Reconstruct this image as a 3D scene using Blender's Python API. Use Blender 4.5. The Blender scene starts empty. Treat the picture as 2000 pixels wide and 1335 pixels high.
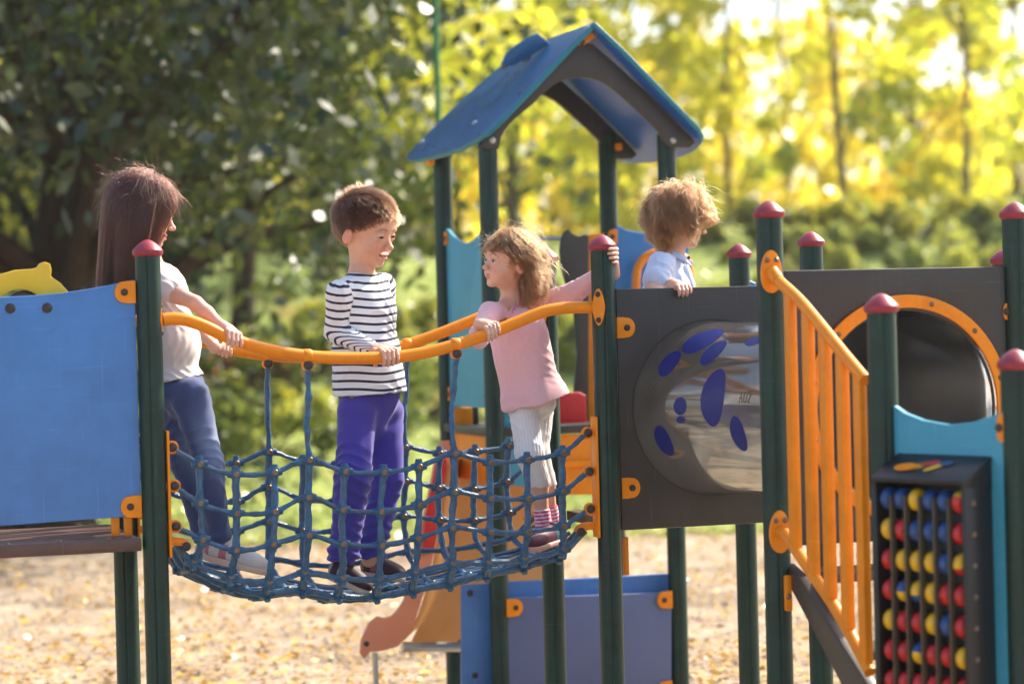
import bpy, bmesh, math, random
import numpy as np
from mathutils import Vector, Matrix
random.seed(7); RNG=np.random.default_rng(7)
SC=bpy.context.scene; COL=SC.collection
V=lambda *a: np.array(a,float)
# ------------------------------------------------------------------ camera
FOC=4722.0
YAW,PITCH,ROLL=.3236,-.0084,-.0256
CAM=V(-1.2506,-7.0726,1.5)
Fw=V(math.sin(YAW)*math.cos(PITCH),math.cos(YAW)*math.cos(PITCH),math.sin(PITCH))
Rt=V(math.cos(YAW),-math.sin(YAW),0); Up=np.cross(Rt,Fw)
_c,_s=math.cos(ROLL),math.sin(ROLL)
Rt,Up=_c*Rt+_s*Up,-_s*Rt+_c*Up
def ray(px,py): return Fw+Rt*(px-1000)/FOC+Up*(667.5-py)/FOC
def at(px,py,D): return CAM+ray(px,py)*D
def onv(px,py,v):
    r=ray(px,py); return CAM+r*(v-CAM[1])/r[1]
def onu(px,py,u):
    r=ray(px,py); return CAM+r*(u-CAM[0])/r[0]
def onz(px,py,z):
    r=ray(px,py); return CAM+r*(z-CAM[2])/r[2]
def onplane(px,py,p,n):
    r=ray(px,py); return CAM+r*(np.dot(p-CAM,n)/np.dot(r,n))
def depth(p): return float(np.dot(p-CAM,Fw))
def nrm(a): a=np.asarray(a,float); return a/np.linalg.norm(a)
W=.5395; L=1.4262; PR=.0375
cd=bpy.data.cameras.new('Camera'); co=bpy.data.objects.new('Camera',cd); COL.objects.link(co)
cd.sensor_width=36; cd.lens=85; cd.clip_end=2000; cd.clip_start=.05
M=Matrix.Identity(4)
for i in range(3):
    M[i][0]=Rt[i]; M[i][1]=Up[i]; M[i][2]=-Fw[i]; M[i][3]=CAM[i]
co.matrix_world=M; SC.camera=co
cd.dof.use_dof=True; cd.dof.focus_distance=7.5; cd.dof.aperture_fstop=2.0
# ------------------------------------------------------------------ materials
def mat(name,col,rough=.5,spec=.5,var=0,scale=8,bump=0,bscale=60,coat=0,metal=0,sub=0,trans=0,sheen=0,stain=None,detail=4,wear=0):
    m=bpy.data.materials.new(name); m.use_nodes=True; nt=m.node_tree; N=nt.nodes; K=nt.links
    b=N['Principled BSDF']; b.inputs['Base Color'].default_value=(*col,1)
    b.inputs['Roughness'].default_value=rough; b.inputs['Specular IOR Level'].default_value=spec
    b.inputs['Coat Weight'].default_value=coat; b.inputs['Metallic'].default_value=metal
    b.inputs['Coat Roughness'].default_value=.15
    if sub: b.inputs['Subsurface Weight'].default_value=sub; b.inputs['Subsurface Radius'].default_value=(.012,.005,.003); b.inputs['Subsurface Scale'].default_value=1
    if sheen: b.inputs['Sheen Weight'].default_value=sheen; b.inputs['Sheen Roughness'].default_value=.4
    tc=N.new('ShaderNodeTexCoord')
    if var:
        n=N.new('ShaderNodeTexNoise'); n.inputs['Scale'].default_value=scale; n.inputs['Detail'].default_value=detail; n.inputs['Roughness'].default_value=.65
        K.new(tc.outputs['Object'],n.inputs['Vector'])
        r=N.new('ShaderNodeValToRGB'); r.color_ramp.elements[0].position=.3; r.color_ramp.elements[1].position=.72
        d=stain if stain else tuple(c*(1-var) for c in col)
        r.color_ramp.elements[0].color=(*d,1); r.color_ramp.elements[1].color=(*[min(1,c*(1+var*.6)) for c in col],1)
        K.new(n.outputs['Fac'],r.inputs['Fac']); K.new(r.outputs['Color'],b.inputs['Base Color'])
        mr=N.new('ShaderNodeMapRange'); mr.inputs['To Min'].default_value=max(0,rough-.1); mr.inputs['To Max'].default_value=min(1,rough+.12)
        K.new(n.outputs['Fac'],mr.inputs['Value']); K.new(mr.outputs['Result'],b.inputs['Roughness'])
    if wear:
        src=b.inputs['Base Color'].links[0].from_socket if b.inputs['Base Color'].links else None
        for sc3,ax3,th3,cc3,amt in ((1.0,(160,160,5),.66,tuple(min(1,c*1.6+.06) for c in col),wear),(1.0,(7,6,150),.67,tuple(min(1,c*1.5+.05) for c in col),wear),(1.0,(9,9,9),.60,tuple(c*.62+.008 for c in col),wear*.7)):
            mp=N.new('ShaderNodeMapping'); mp.inputs['Scale'].default_value=ax3; mp.inputs['Rotation'].default_value=(.2,.3*len(N)%1.5,.1); K.new(tc.outputs['Object'],mp.inputs['Vector'])
            n3=N.new('ShaderNodeTexNoise'); n3.inputs['Scale'].default_value=1; n3.inputs['Detail'].default_value=5; K.new(mp.outputs[0],n3.inputs['Vector'])
            mr3=N.new('ShaderNodeMapRange'); mr3.inputs['From Min'].default_value=th3-.03; mr3.inputs['From Max'].default_value=th3+.10; mr3.inputs['To Max'].default_value=amt; K.new(n3.outputs['Fac'],mr3.inputs['Value'])
            mx3=N.new('ShaderNodeMix'); mx3.data_type='RGBA'; K.new(mr3.outputs['Result'],mx3.inputs['Factor']); mx3.inputs[6].default_value=(*col,1)
            if src: K.new(src,mx3.inputs[6])
            mx3.inputs[7].default_value=(*cc3,1); src=mx3.outputs[2]
        K.new(src,b.inputs['Base Color'])
    if bump:
        n2=N.new('ShaderNodeTexNoise'); n2.inputs['Scale'].default_value=bscale; n2.inputs['Detail'].default_value=3
        K.new(tc.outputs['Object'],n2.inputs['Vector'])
        bp=N.new('ShaderNodeBump'); bp.inputs['Strength'].default_value=bump; bp.inputs['Distance'].default_value=.002
        K.new(n2.outputs['Fac'],bp.inputs['Height']); K.new(bp.outputs['Normal'],b.inputs['Normal'])
    return m
MT={}
MT['post']=mat('post_paint',(.005,.034,.024),.42,.4,.4,9,.25,140,wear=.45)
MT['cap']=mat('cap_plastic',(.30,.022,.042),.38,.5,.22,12,.15,90,wear=.45)
MT['orange']=mat('orange_plastic',(.88,.265,.002),.42,.35,.14,10,.2,120,wear=.45)
MT['yellow']=mat('yellow_board',(.80,.50,.02),.4,.5,.08,8)
MT['blue']=mat('blue_board',(.065,.205,.50),.42,.5,.16,5,.1,200,wear=.45)
MT['ltblue']=mat('light_blue_board',(.045,.30,.42),.4,.5,.08,4,.1,200,wear=.45)
MT['midblue']=mat('mid_blue_board',(.03,.20,.52),.35,.5,.08,4)
MT['roof']=mat('roof_board',(.014,.10,.24),.3,.6,.3,7,.12,160,wear=.45)
MT['roofedge']=mat('roof_edge',(.01,.19,.24),.4,.5,.1,7)
MT['dark']=mat('dark_board',(.048,.041,.037),.38,.45,.22,5,.12,180,wear=.45)
MT['deck']=mat('deck_board',(.10,.045,.035),.34,.6,.35,14,.5,60,wear=.45)
MT['black']=mat('black_plastic',(.012,.012,.014),.4,.5)
MT['bolt']=mat('bolt_metal',(.24,.17,.12),.38,.5,.3,60,metal=.8)
MT['boltdark']=mat('bolt_cover',(.035,.022,.02),.4)
MT['rope']=mat('rope_blue',(.009,.095,.21),.32,.7,.6,40,.9,260,coat=.15)
MT['conn']=mat('rope_connector',(.008,.09,.19),.38,.6,.35,60,.3,200)
MT['red']=mat('red_board',(.62,.01,.012),.4,.5,.08)
MT['coral']=mat('slide_side',(.72,.25,.13),.45,.5,.08)
MT['steel']=mat('steel',(.5,.5,.48),.3,.5,.1,20,metal=.8)
MT['peach']=mat('peach_board',(.82,.38,.10),.42,.5,.08)
MT['greenedge']=mat('green_edge',(.01,.12,.08),.4)
# ------------------------------------------------------------------ objects
def mesh_from(name,vs,fs,m,parent=None,smooth=True,mats=None,midx=None,auto=None):
    me=bpy.data.meshes.new(name)
    vs=np.asarray(vs,float)
    me.from_pydata(vs.tolist(),[],[list(map(int,f)) for f in fs]); me.update()
    if smooth: me.polygons.foreach_set('use_smooth',[True]*len(me.polygons))
    if auto is not None:
        me.set_sharp_from_angle(angle=math.radians(auto))
    for k in (mats or [m]): me.materials.append(k)
    if midx is not None: me.polygons.foreach_set('material_index',list(map(int,midx)))
    o=bpy.data.objects.new(name,me); COL.objects.link(o)
    if parent is not None: o.parent=parent; o.matrix_parent_inverse=Matrix.Translation(-parent.location) if parent.type=='EMPTY' else Matrix.Identity(4)
    return o
def thing(name,label,cat,loc=(0,0,0),group=None):
    o=bpy.data.objects.new(name,None); COL.objects.link(o); o.location=Vector([float(c) for c in loc]); o.empty_display_size=.1
    o['label']=label; o['category']=cat
    if group: o['group']=group
    return o
def tag(o,label,cat,group=None,kind=None):
    o['label']=label; o['category']=cat
    if group: o['group']=group
    if kind: o['kind']=kind
    return o
class MB:
    def __init__(s): s.v=[]; s.f=[]; s.m=[]; s.n=0
    def add(s,vs,fs,mi=0):
        vs=np.asarray(vs,float); s.v.append(vs); s.f+= [[i+s.n for i in f] for f in fs]; s.m+=[mi]*len(fs); s.n+=len(vs); return s
    def obj(s,name,mats,parent=None,smooth=True,auto=35):
        if not isinstance(mats,(list,tuple)): mats=[mats]
        return mesh_from(name,np.concatenate(s.v),s.f,None,parent,smooth,mats,s.m,auto)
def frame(d):
    d=nrm(d); a=V(0,0,1) if abs(d[2])<.9 else V(1,0,0)
    x=nrm(np.cross(a,d)); return x,np.cross(d,x),d
def crom(P,n=8):
    P=np.asarray(P,float); Q=np.vstack([2*P[0]-P[1],P,2*P[-1]-P[-2]]); out=[]
    for i in range(1,len(Q)-2):
        for k in range(n):
            t=k/n; p0,p1,p2,p3=Q[i-1],Q[i],Q[i+1],Q[i+2]
            out.append(.5*((2*p1)+(-p0+p2)*t+(2*p0-5*p1+4*p2-p3)*t*t+(-p0+3*p1-3*p2+p3)*t**3))
    out.append(P[-1]); return np.array(out)
def tube(mb,P,r,sides=12,mi=0,caps=True,flat=None):
    P=np.asarray(P,float); n=len(P); r=np.broadcast_to(r,(n,))
    T=np.gradient(P,axis=0); T/=np.linalg.norm(T,axis=1)[:,None]+1e-12
    x,_,_=frame(T[0]); vs=[]
    for i in range(n):
        x=x-T[i]*np.dot(x,T[i]); x=nrm(x); y=np.cross(T[i],x)
        for k in range(sides):
            a=2*math.pi*k/sides; vs.append(P[i]+r[i]*(math.cos(a)*x+math.sin(a)*y))
    fs=[[i*sides+k,i*sides+(k+1)%sides,(i+1)*sides+(k+1)%sides,(i+1)*sides+k] for i in range(n-1) for k in range(sides)]
    if caps: fs+= [list(range(sides))[::-1],[(n-1)*sides+k for k in range(sides)]]
    mb.add(vs,fs,mi); return mb
def lathe(mb,o,ax,prof,sides=24,mi=0):
    x,y,d=frame(ax); vs=[];n=len(prof)
    for r,h in prof:
        for k in range(sides):
            a=2*math.pi*k/sides; vs.append(np.asarray(o)+d*h+r*(math.cos(a)*x+math.sin(a)*y))
    fs=[[i*sides+k,i*sides+(k+1)%sides,(i+1)*sides+(k+1)%sides,(i+1)*sides+k] for i in range(n-1) for k in range(sides)]
    fs+=[list(range(sides))[::-1],[(n-1)*sides+k for k in range(sides)]]
    mb.add(vs,fs,mi); return mb
def rbox(mb,o,X,Y,Z,sx,sy,sz,b=.004,mi=0):
    """bevelled box centred at o with half sizes"""
    vs=[];idx={}
    bm=bmesh.new(); bmesh.ops.create_cube(bm,size=2)
    for v in bm.verts: v.co=Vector((v.co.x*sx,v.co.y*sy,v.co.z*sz))
    bb=min(b,sx*.9,sy*.9,sz*.9)
    bmesh.ops.bevel(bm,geom=bm.edges[:],offset=bb,segments=2,affect='EDGES',profile=.5)
    bm.verts.ensure_lookup_table()
    vs=[np.asarray(o)+v.co.x*X+v.co.y*Y+v.co.z*Z for v in bm.verts]
    fs=[[v.index for v in f.verts] for f in bm.faces]; bm.free()
    if np.dot(np.cross(X,Y),Z)<0: fs=[f[::-1] for f in fs]
    mb.add(vs,fs,mi); return mb
def board(name,loops,n,th,m,parent=None,bev=.003,sub=None,edge=None):
    """flat board: loops of 3D points lying in one plane (first is the outline, others holes), thickened along -n"""
    n=nrm(n); o=np.mean(loops[0],axis=0); x=nrm(loops[0][1]-loops[0][0]); x=nrm(x-n*np.dot(x,n)); y=np.cross(n,x)
    cu=bpy.data.curves.new(name,'CURVE'); cu.dimensions='2D'; cu.fill_mode='BOTH'; cu.extrude=max(1e-4,th/2-bev); cu.bevel_depth=bev; cu.bevel_resolution=2; cu.offset=-bev
    for lp in loops:
        sp=cu.splines.new('POLY'); sp.points.add(len(lp)-1); sp.use_cyclic_u=True
        for i,p in enumerate(lp): sp.points[i].co=(float(np.dot(p-o,x)),float(np.dot(p-o,y)),0,1)
    t=bpy.data.objects.new('t',cu); COL.objects.link(t); dg=bpy.context.evaluated_depsgraph_get()
    me=bpy.data.meshes.new_from_object(t.evaluated_get(dg)); bpy.data.objects.remove(t); bpy.data.curves.remove(cu)
    k=len(me.vertices); co_=np.empty(k*3); me.vertices.foreach_get('co',co_); co_=co_.reshape(-1,3)
    Wd=o-n*th/2+co_[:,:1]*x+co_[:,1:2]*y+co_[:,2:3]*n
    me.vertices.foreach_set('co',Wd.ravel()); me.materials.clear()
    ms=[m]+([edge] if edge else [])
    for q in ms: me.materials.append(q)
    me.update(); me.name=name
    if edge:
        me.polygons.foreach_set('material_index',[0 if abs(np.dot(np.array(p.normal),n))>.9 else 1 for p in me.polygons])
    else: me.polygons.foreach_set('material_index',[0]*len(me.polygons))
    bm=bmesh.new(); bm.from_mesh(me); bmesh.ops.remove_doubles(bm,verts=bm.verts,dist=1e-5); bm.to_mesh(me); bm.free()
    me.polygons.foreach_set('use_smooth',[True]*len(me.polygons)); me.set_sharp_from_angle(angle=math.radians(30))
    ob=bpy.data.objects.new(name,me); COL.objects.link(ob)
    if parent is not None: ob.parent=parent; ob.matrix_parent_inverse=Matrix.Translation(-parent.location) if parent.type=='EMPTY' else Matrix.Identity(4)
    return ob
def ring(c,x,y,rx,ry=None,n=48,a0=0,a1=2*math.pi):
    ry=rx if ry is None else ry
    return [np.asarray(c)+x*rx*math.cos(a0+(a1-a0)*k/n)+y*ry*math.sin(a0+(a1-a0)*k/n) for k in range(n)]
X_,Y_,Z_=V(1,0,0),V(0,1,0),V(0,0,1)
# ------------------------------------------------------------------ posts, caps, brackets
def post(parent,p,ztop,cap=True,z0=0.0,capmi=None,r=PR):
    prof=[]
    for k in range(64):
        a=2*math.pi*k/64; rr=r*(1.0+.012*math.cos(4*a))
        m=(k%16)
        if m==8: rr-=.0035
        if m in(7,9): rr-=.0008
        prof.append((rr*math.cos(a+.5),rr*math.sin(a+.5)))
    vs=[(p[0]+x,p[1]+y,z) for z in (z0,ztop) for x,y in prof]; n=64
    fs=[[k,(k+1)%n,n+(k+1)%n,n+k] for k in range(n)]+[[n+k for k in range(n)]]
    o=mesh_from('post',vs,fs,MT['post'],parent,True,auto=25)
    if cap:
        mb=MB(); c=(p[0],p[1],ztop)
        lathe(mb,c,Z_,[(r*.98,-.012),(r*1.1,-.010),(r*1.2,-.004),(r*1.2,.006),(r*1.08,.012),(r*.72,.025),(r*.42,.033),(r*.2,.037),(.001,.038)],32)
        mb.obj('cap',MT['cap'],o)
    return o
def lug(parent,p,d,n,w=.052,h=.062,th=.012,name='bracket',bolt=True,tip=True):
    """orange plastic ear: root at p, pointing along d, face normal n"""
    d=nrm(d); n=nrm(n); u=np.cross(n,d)
    pts=[p-u*h/2,p-u*h/2+d*w*.42]
    for k in range(9):
        a=-math.pi/2+math.pi*k/8
        pts.append(p+d*(w*.42+w*.58*math.cos(a)**.8 if math.cos(a)>1e-6 else w*.42)+u*h/2*math.sin(a)*(1 if abs(math.sin(a))<.99 else .97))
    pts+=[p+u*h/2+d*w*.42,p+u*h/2]
    pts=[q for i,q in enumerate(pts) if i==0 or np.linalg.norm(q-pts[i-1])>1e-4]
    o=board(name,[pts],n,th,MT['orange'],parent,.002)
    if bolt:
        mb=MB(); lathe(mb,p+d*w*.55,n,[(.0105,-.001),(.0105,.003),(.008,.006),(.001,.0065)],16); mb.obj('bolt',MT['boltdark'],o)
    return o
def bolt(parent,p,n,r=.008,m='bolt',name='bolt'):
    mb=MB(); lathe(mb,p,n,[(r*1.25,-.002),(r*1.25,.001),(r,.003),(r*.6,.0055),(.0005,.006)],14); return mb.obj(name,MT[m],parent)
NV=-Y_
Tcam=-Fw
# ================================================================== LEFT PLATFORM
P0=V(0,0,0);P1=V(L,0,0);P2=V(L,W,0);P3=V(0,W,0)
lp=thing('play_platform','left platform with tall sky blue panel, brown plank deck and dark green posts','play platform',(0,0,0))
zA=onv(285,493,0)[2]
post(lp,P0,zA); post(lp,P3,zA-.03)
vp=-.005
out=[(-260,560),(-200,575),(-100,582),(0,580),(60,577),(120,572),(180,563),(225,554),(263,546),(277,1007),(200,1012),(0,1027),(-260,1045)]
panel=board('panel',[[onv(x,y,vp) for x,y in out]],NV,.018,MT['blue'],lp,.003)
for x,y in ((20,602),(92,601)): bolt(panel,onv(x,y,vp)+NV*.001,NV,.012,'boltdark')
for x,y in ((262,570),(274,988)): lug(lp,onv(x+3,y,vp-.002)+NV*.004,-X_,NV,.062,.066)
# deck plank: a slab seen edge-on
zd=onv(140,1070,-.03)[2]
mb=MB(); a=onv(-300,1075,-.03)[0]
dk=lp
rbox(mb,V((a-.045)/2,W/2-.01,zd),X_,Y_,Z_,(-.045-a)/2,W/2+.015,.019,.004); mb.obj('deck',MT['deck'],lp)
for k in range(5):
    bolt(lp,V(a*(.15+.17*k),-.01,zd+.0195),Z_,.007,'bolt')
for x in(225,250):
    q=onv(x,1026,.03); mb=MB(); rbox(mb,q,X_,Y_,Z_,.012,.008,.03,.003); mb.obj('bracket',MT['orange'],lp)
# yellow steering disc behind the panel
vy=.05; 
yp=[(-30,640),(-60,600),(-45,560),(-10,538),(30,527),(62,525),(72,522),(78,514),(88,511),(98,515),(101,526),(100,540),(118,552),(136,572),(150,610),(140,660),(60,700)]
hole=[onv(40+44*math.cos(t),600+35*math.sin(t),vy) for t in np.linspace(0,2*math.pi,25)[:-1]]
yb=board('play_wheel',[[onv(x,y,vy) for x,y in yp],hole],NV,.018,MT['yellow'],lp,.003)
mb=MB(); lathe(mb,onv(45,602,vy+.02),NV,[(.052,-.004),(.052,.004),(.046,.008),(.001,.009)],24); mb.obj('hub',MT['deck'],yb)

# ================================================================== ROPE BRIDGE
rb=thing('rope_bridge','blue rope net bridge with two sagging orange handrails between green posts','rope bridge',(.7,.27,0))
railpx=[(318,624),(340,622),(365,625),(400,637),(440,656),(490,674),(545,687),(600,695),(660,699),(720,699),(780,696),(840,686),(900,670),(960,649),(1020,625),(1060,609),(1095,602),(1130,600),(1156,600)]
rail=crom([onv(x,y,0) for x,y in railpx],6)
RAILR=.0188
def railpt(px,far=False):
    """point and tangent of the near handrail at picture column px (or the far twin)"""
    best=None
    for i in range(len(rail)-1):
        d=rail[i]-CAM; x=1000+FOC*np.dot(d,Rt)/np.dot(d,Fw)
        if best is None or abs(x-px)<best[0]: best=(abs(x-px),i)
    i=best[1]; t=nrm(rail[min(i+1,len(rail)-1)]-rail[i-1]); return rail[i]+(V(0,W,0) if far else 0),t
for dv in (0,W):
    mb=MB(); tube(mb,rail+V(0,dv,0),RAILR,16); hr=mb.obj('handrail',MT['orange'],rb)
    for s,pp in ((1,rail[0]),(-1,rail[-1])):
        pts=[]
        c=pp+V(0,dv,0)-V(s*.006,0,0); fn=X_*s; fy=Y_
        if s<0: fn=nrm(NV*.75-X_*.66); fy=nrm(np.cross(Z_,fn)); c=V(L,dv,pp[2])+fn*(PR+.010)
        for k in range(20):
            a=2*math.pi*k/20; pts.append(c+fy*(.026 if s>0 else .021)*math.cos(a)*(1-.25*abs(math.sin(a)))+Z_*.058*math.sin(a))
        fl=board('flange',[pts],fn,.008,MT['orange'],hr,.002)
        for dz in(-.04,.04): bolt(fl,c+Z_*dz+fn*.001,fn,.007,'boltdark')
rows=[([336,390,461,536,605,673,748,820,887,957,1030,1100,1147],[873,905,924,921,898,920,921,908,886,899,897,882,845],.0),
([340,392,462,537,604,671,745,820,887,957,1030,1100,1150],[948,981,1001,998,972,995,1000,986,960,972,973,958,920],-.004),
([343,394,462,534,601,670,745,816,884,957,1029,1101,1152],[1027,1051,1071,1064,1044,1061,1064,1050,1031,1038,1039,1024,993],.0),
([345,380,450,526,595,667,740,812,883,955,1026,1098,1142],[1062,1092,1122,1135,1115,1125,1127,1113,1097,1095,1085,1070,1030],.03),
([346,374,446,520,590,661,735,806,877,950,1022,1088,1142],[1066,1100,1136,1152,1143,1156,1155,1143,1130,1115,1098,1078,1036],.10)]
NR=[[onv(x,y,v) for x,y in zip(xs,ys)] for xs,ys,v in rows]
# straighten the columns in u so the far side and the floor can mirror them
for p in NR[4][1:-1]: p[2]-=.014
for p in NR[3][1:-1]: p[2]-=.006
allrows=[[p.copy() for p in r] for r in NR]
def shifted(r,v,dz): return [V(p[0],v,p[2]+dz) for p in r]
r5=allrows[4]
allrows.append(shifted(r5,.185,-.016)); allrows.append(shifted(r5,.27,-.02)); allrows.append(shifted(r5,W-.185,-.016))
for k in (4,3,2,1,0):
    v=rows[k][2]; allrows.append(shifted(allrows[k],W-v,0))
nrow=len(allrows)
for r in allrows:           # small irregularities
    for p in r[1:-1]: p+=RNG.normal(0,.0022,3)
ROPR=.0088
def rope(name,P,parent,r=ROPR,n=6,knots=None):
    Q=crom(P,n); s=np.linspace(0,1,len(Q)); m=len(Q)
    w=1+.10*np.sin(np.arange(m)*1.7+random.random()*6)+.07*RNG.normal(size=m)
    # fat at the joints, slimmer between
    ph=np.abs(((np.arange(m)%n)/n)-.5)*2; w=w*(.90+.22*ph**3)
    Q=Q+RNG.normal(0,.0009,Q.shape)
    mb=MB(); tube(mb,Q,r*w,9); return mb.obj(name,MT['rope'],parent)
lenr=[]
for i,r in enumerate(allrows):
    lenr.append(rope('rope',r,rb,ROPR*(1.15 if 3<=i<=9 else 1)))
ncol=len(allrows[0])
for c in range(1,ncol-1):
    rope('rope',[allrows[i][c]+(V(0,0,.001)) for i in range(nrow)],rb,ROPR*1.32)
# ladder ropes packed along the walking floor
for k in range(6):
    v=.12+.06*k; base=[V(p[0],v,p[2]-.018+.012*abs(k-2.5)/2.5) for p in r5]
    rope('floor_rope',base,rb,.0065)
ncn=0
def connector(p,n,parent):
    global ncn
    if ncn>=99: return
    ncn+=1
    n=nrm(n); x=nrm(np.cross(Z_ if abs(n[2])<.8 else X_,n)); y=np.cross(n,x); mb=MB()
    rbox(mb,p,x,y,n,.0135,.0145,.0145,.006,0)
    tube(mb,[p-x*.024,p-x*.010,p+x*.010,p+x*.024],[.0095,.0125,.0125,.0095],10,0)
    tube(mb,[p-y*.024,p-y*.010,p+y*.010,p+y*.024],[.0095,.0125,.0125,.0095],10,0)
    lathe(mb,p+n*.0135,n,[(.0095,-.001),(.0095,.002),(.008,.004),(.0045,.0045),(.004,.003),(.0005,.003)],12,1)
    mb.obj('connector',[MT['conn'],MT['bolt']],parent)
for i in range(5):
    for c in range(1,ncol-1): connector(allrows[i][c],NV if i<3 else nrm(NV+V(0,0,.35 if i==3 else .8)),rb)
for i in (nrow-1,nrow-2,nrow-3):
    for c in range(1,ncol-1): connector(allrows[i][c],NV,rb)
for c in range(1,ncol-1): connector(allrows[6][c],Z_,rb)
# end brackets: orange strip on the posts with a round eye for each rope
for s,u0,ci in ((1,PR,0),(-1,L-PR,-1)):
    for dv in (0,W):
        zt=allrows[0][ci][2]; zb=allrows[2][ci][2]
        mb=MB(); q=V(u0+s*.004,dv,(zt+zb)/2-.02); rbox(mb,q,X_,Y_,Z_,.004,.024,(zt-zb)/2+.07,.002)
        st=mb.obj('bracket_strip',MT['orange'],rb)
        for i in range(3):
            e=allrows[i if dv==0 else nrow-1-i][ci]
            mb=MB(); lathe(mb,e-V(0,.008,0),Y_,[(.017,0),(.0195,.004),(.0195,.012),(.017,.016)],20)
            rbox(mb,(e+V(u0,dv,e[2]))/2,X_,Y_,Z_,abs(e[0]-u0)/2+.004,.006,.011,.003); ey=mb.obj('eye',MT['orange'],rb)
            bolt(ey,e-V(0,.009,0),NV,.011,'boltdark')
    # low curled bracket that carries the floor ropes
    e=allrows[4][ci]; mb=MB()
    for dv in (.02,W-.02):
        tube(mb,crom([V(u0,dv,e[2]+.02),V(u0+s*.02,dv,e[2]+.022),V(u0+s*.05,dv,e[2]+.018),V(u0+s*.062,dv,e[2]+.004)],4),.013,10)
    lb=mb.obj('floor_bracket',MT['orange'],rb)
    for dv in(.0,W-.04): bolt(lb,V(u0+s*.055,dv+.004,e[2]+.006),NV,.011,'boltdark')
def hanger(rt,node):
    mb=MB(); c=rt+V(0,0,-RAILR-.008)
    lathe(mb,c-V(0,.012,0),Y_,[(.014,0),(.0175,.004),(.0175,.020),(.014,.024)],20)
    lathe(mb,rt-V(.013,0,0),X_,[(.0195,0),(.0215,.003),(.0215,.023),(.0195,.026)],20)
    cl=mb.obj('clamp',MT['orange'],rb); bolt(cl,c-V(0,.012,0),NV,.012,'boltdark')
    rope('hanger_rope',[c-V(0,0,.012),c*.66+node*.34+RNG.normal(0,.003,3),c*.33+node*.67+RNG.normal(0,.003,3),node],rb,.0095,6)
for px,c in ((602,4),(891,8)):
    a,_=railpt(px); hanger(a,allrows[0][c]); hanger(a+V(0,W,0),allrows[nrow-1][c])

# ================================================================== CENTRE PLATFORM (dark panel with the tunnel mouth)
UM=.72
cp=thing('play_platform','middle platform with dark grey panel and clear tunnel, right of the rope bridge','play platform',(L+.36,.27,0))
z1=onv(1177,482,0)[2]
post(cp,P1,z1); post(cp,P2,onv(1066,505,W)[2])
u5=onv(1587,600,0)[0]
zc5=onv(1587,475,0)[2]; p5=V(u5,0,0); post(cp,p5,zc5)
p6=at(1445,560,8.6); p6=V(p6[0],p6[1],0); post(cp,p6,at(1442,497,depth(p6+V(0,0,1.5)))[2])
vd=-.004
def circ(c,r,n=64): return [c+X_*r*math.cos(t)+Z_*r*math.sin(t) for t in np.linspace(0,2*math.pi,n+1)[:-1]]
c1=onv(1396,795,vd); R1=172*depth(c1)/FOC
out=[onv(x,y,vd) for x,y in ((1206,567),(1340,562),(1475,558))]; e=onv(1475,558,vd)
zt=e[2]; ZTP=zt; zb=onv(1485,1020,vd)[2]; ua=L+PR+.004; ub=u5-PR-.004
dp=board('panel',[[V(ua,vd,zt-.001),V(ub,vd,zt),V(ub,vd,zb),V(ua,vd,zb)]],NV,.018,MT['dark'],cp,.003)
board('seal',[circ(c1+NV*.0005,R1+.002),circ(c1+NV*.0005,R1-.0015)],NV,.003,MT['black'],cp,.0004)
mb=MB(); rbox(mb,V((ua+ub)/2,W/2,zb+.012),X_,Y_,Z_,(ub-ua)/2,W/2-.03,.016,.003); mb.obj('deck',MT['deck'],cp)
for y in (640,953): lug(cp,onv(1204+(y-640)*.033,y,vd)+NV*.004,X_,NV,.062,.066)
# orange strip down the post face + grey cable
mb=MB(); q=onv(1222,1085,.05); rbox(mb,q,X_,Y_,Z_,.008,.01,.06,.003); mb.obj('bracket_strip',MT['orange'],cp)
# ================================================================== RIGHT PLATFORM (panel with ring)
rp=thing('play_platform','right platform with brown panel round a big orange ring window, tallest near posts','play platform',(2,-1,0))
r1=at(1510,760,6.75); vr=r1[1]; r1=V(r1[0],r1[1],0)
ztr=at(1502,418,depth(V(r1[0],r1[1],1.8)))[2]
post(rp,r1,ztr)
r2=V(onv(1990,760,vr)[0],vr,0); post(rp,r2,onv(1982,420,vr)[2])
vq=vr-.004
c2=onv(1772,797,vq); R2=222*depth(c2)/FOC
zt2=onv(1760,524,vq)[2]; zb2=c2[2]-R2*1.15
ua=r1[0]+PR+.002; ub=r2[0]-PR-.002
board('panel',[[V(ua,vq,zt2),V(ub,vq,zt2),V(ub,vq,zb2),V(ua,vq,zb2)],circ(c2,R2*.86)],NV,.018,MT['dark'],rp,.003)
rg=board('ring',[circ(c2+NV*.012,R2),circ(c2+NV*.012,R2*.885)],NV,.011,MT['orange'],rp,.002)
for k in range(12):
    t=.26+2*math.pi*k/12; bolt(rg,c2+NV*.0125+(X_*math.cos(t)+Z_*math.sin(t))*R2*.942,NV,.006,'bolt')
for y in (608,): lug(rp,onv(1972,y,vq)+NV*.004,-X_,NV,.022,.05,bolt=True)
mb=MB(); rbox(mb,V((ua+ub)/2+.08,vr+.14,zb2+.014),X_,Y_,Z_,(ub-ua)/2-.08,.13,.016,.003); mb.obj('deck',MT['deck'],rp)
# far partner posts of the right platform
r3=onv(1962,560,vr+.62); r3=V(r3[0],r3[1],0); post(rp,r3,at(1958,510,depth(V(r3[0],r3[1],1.6)))[2])
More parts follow.
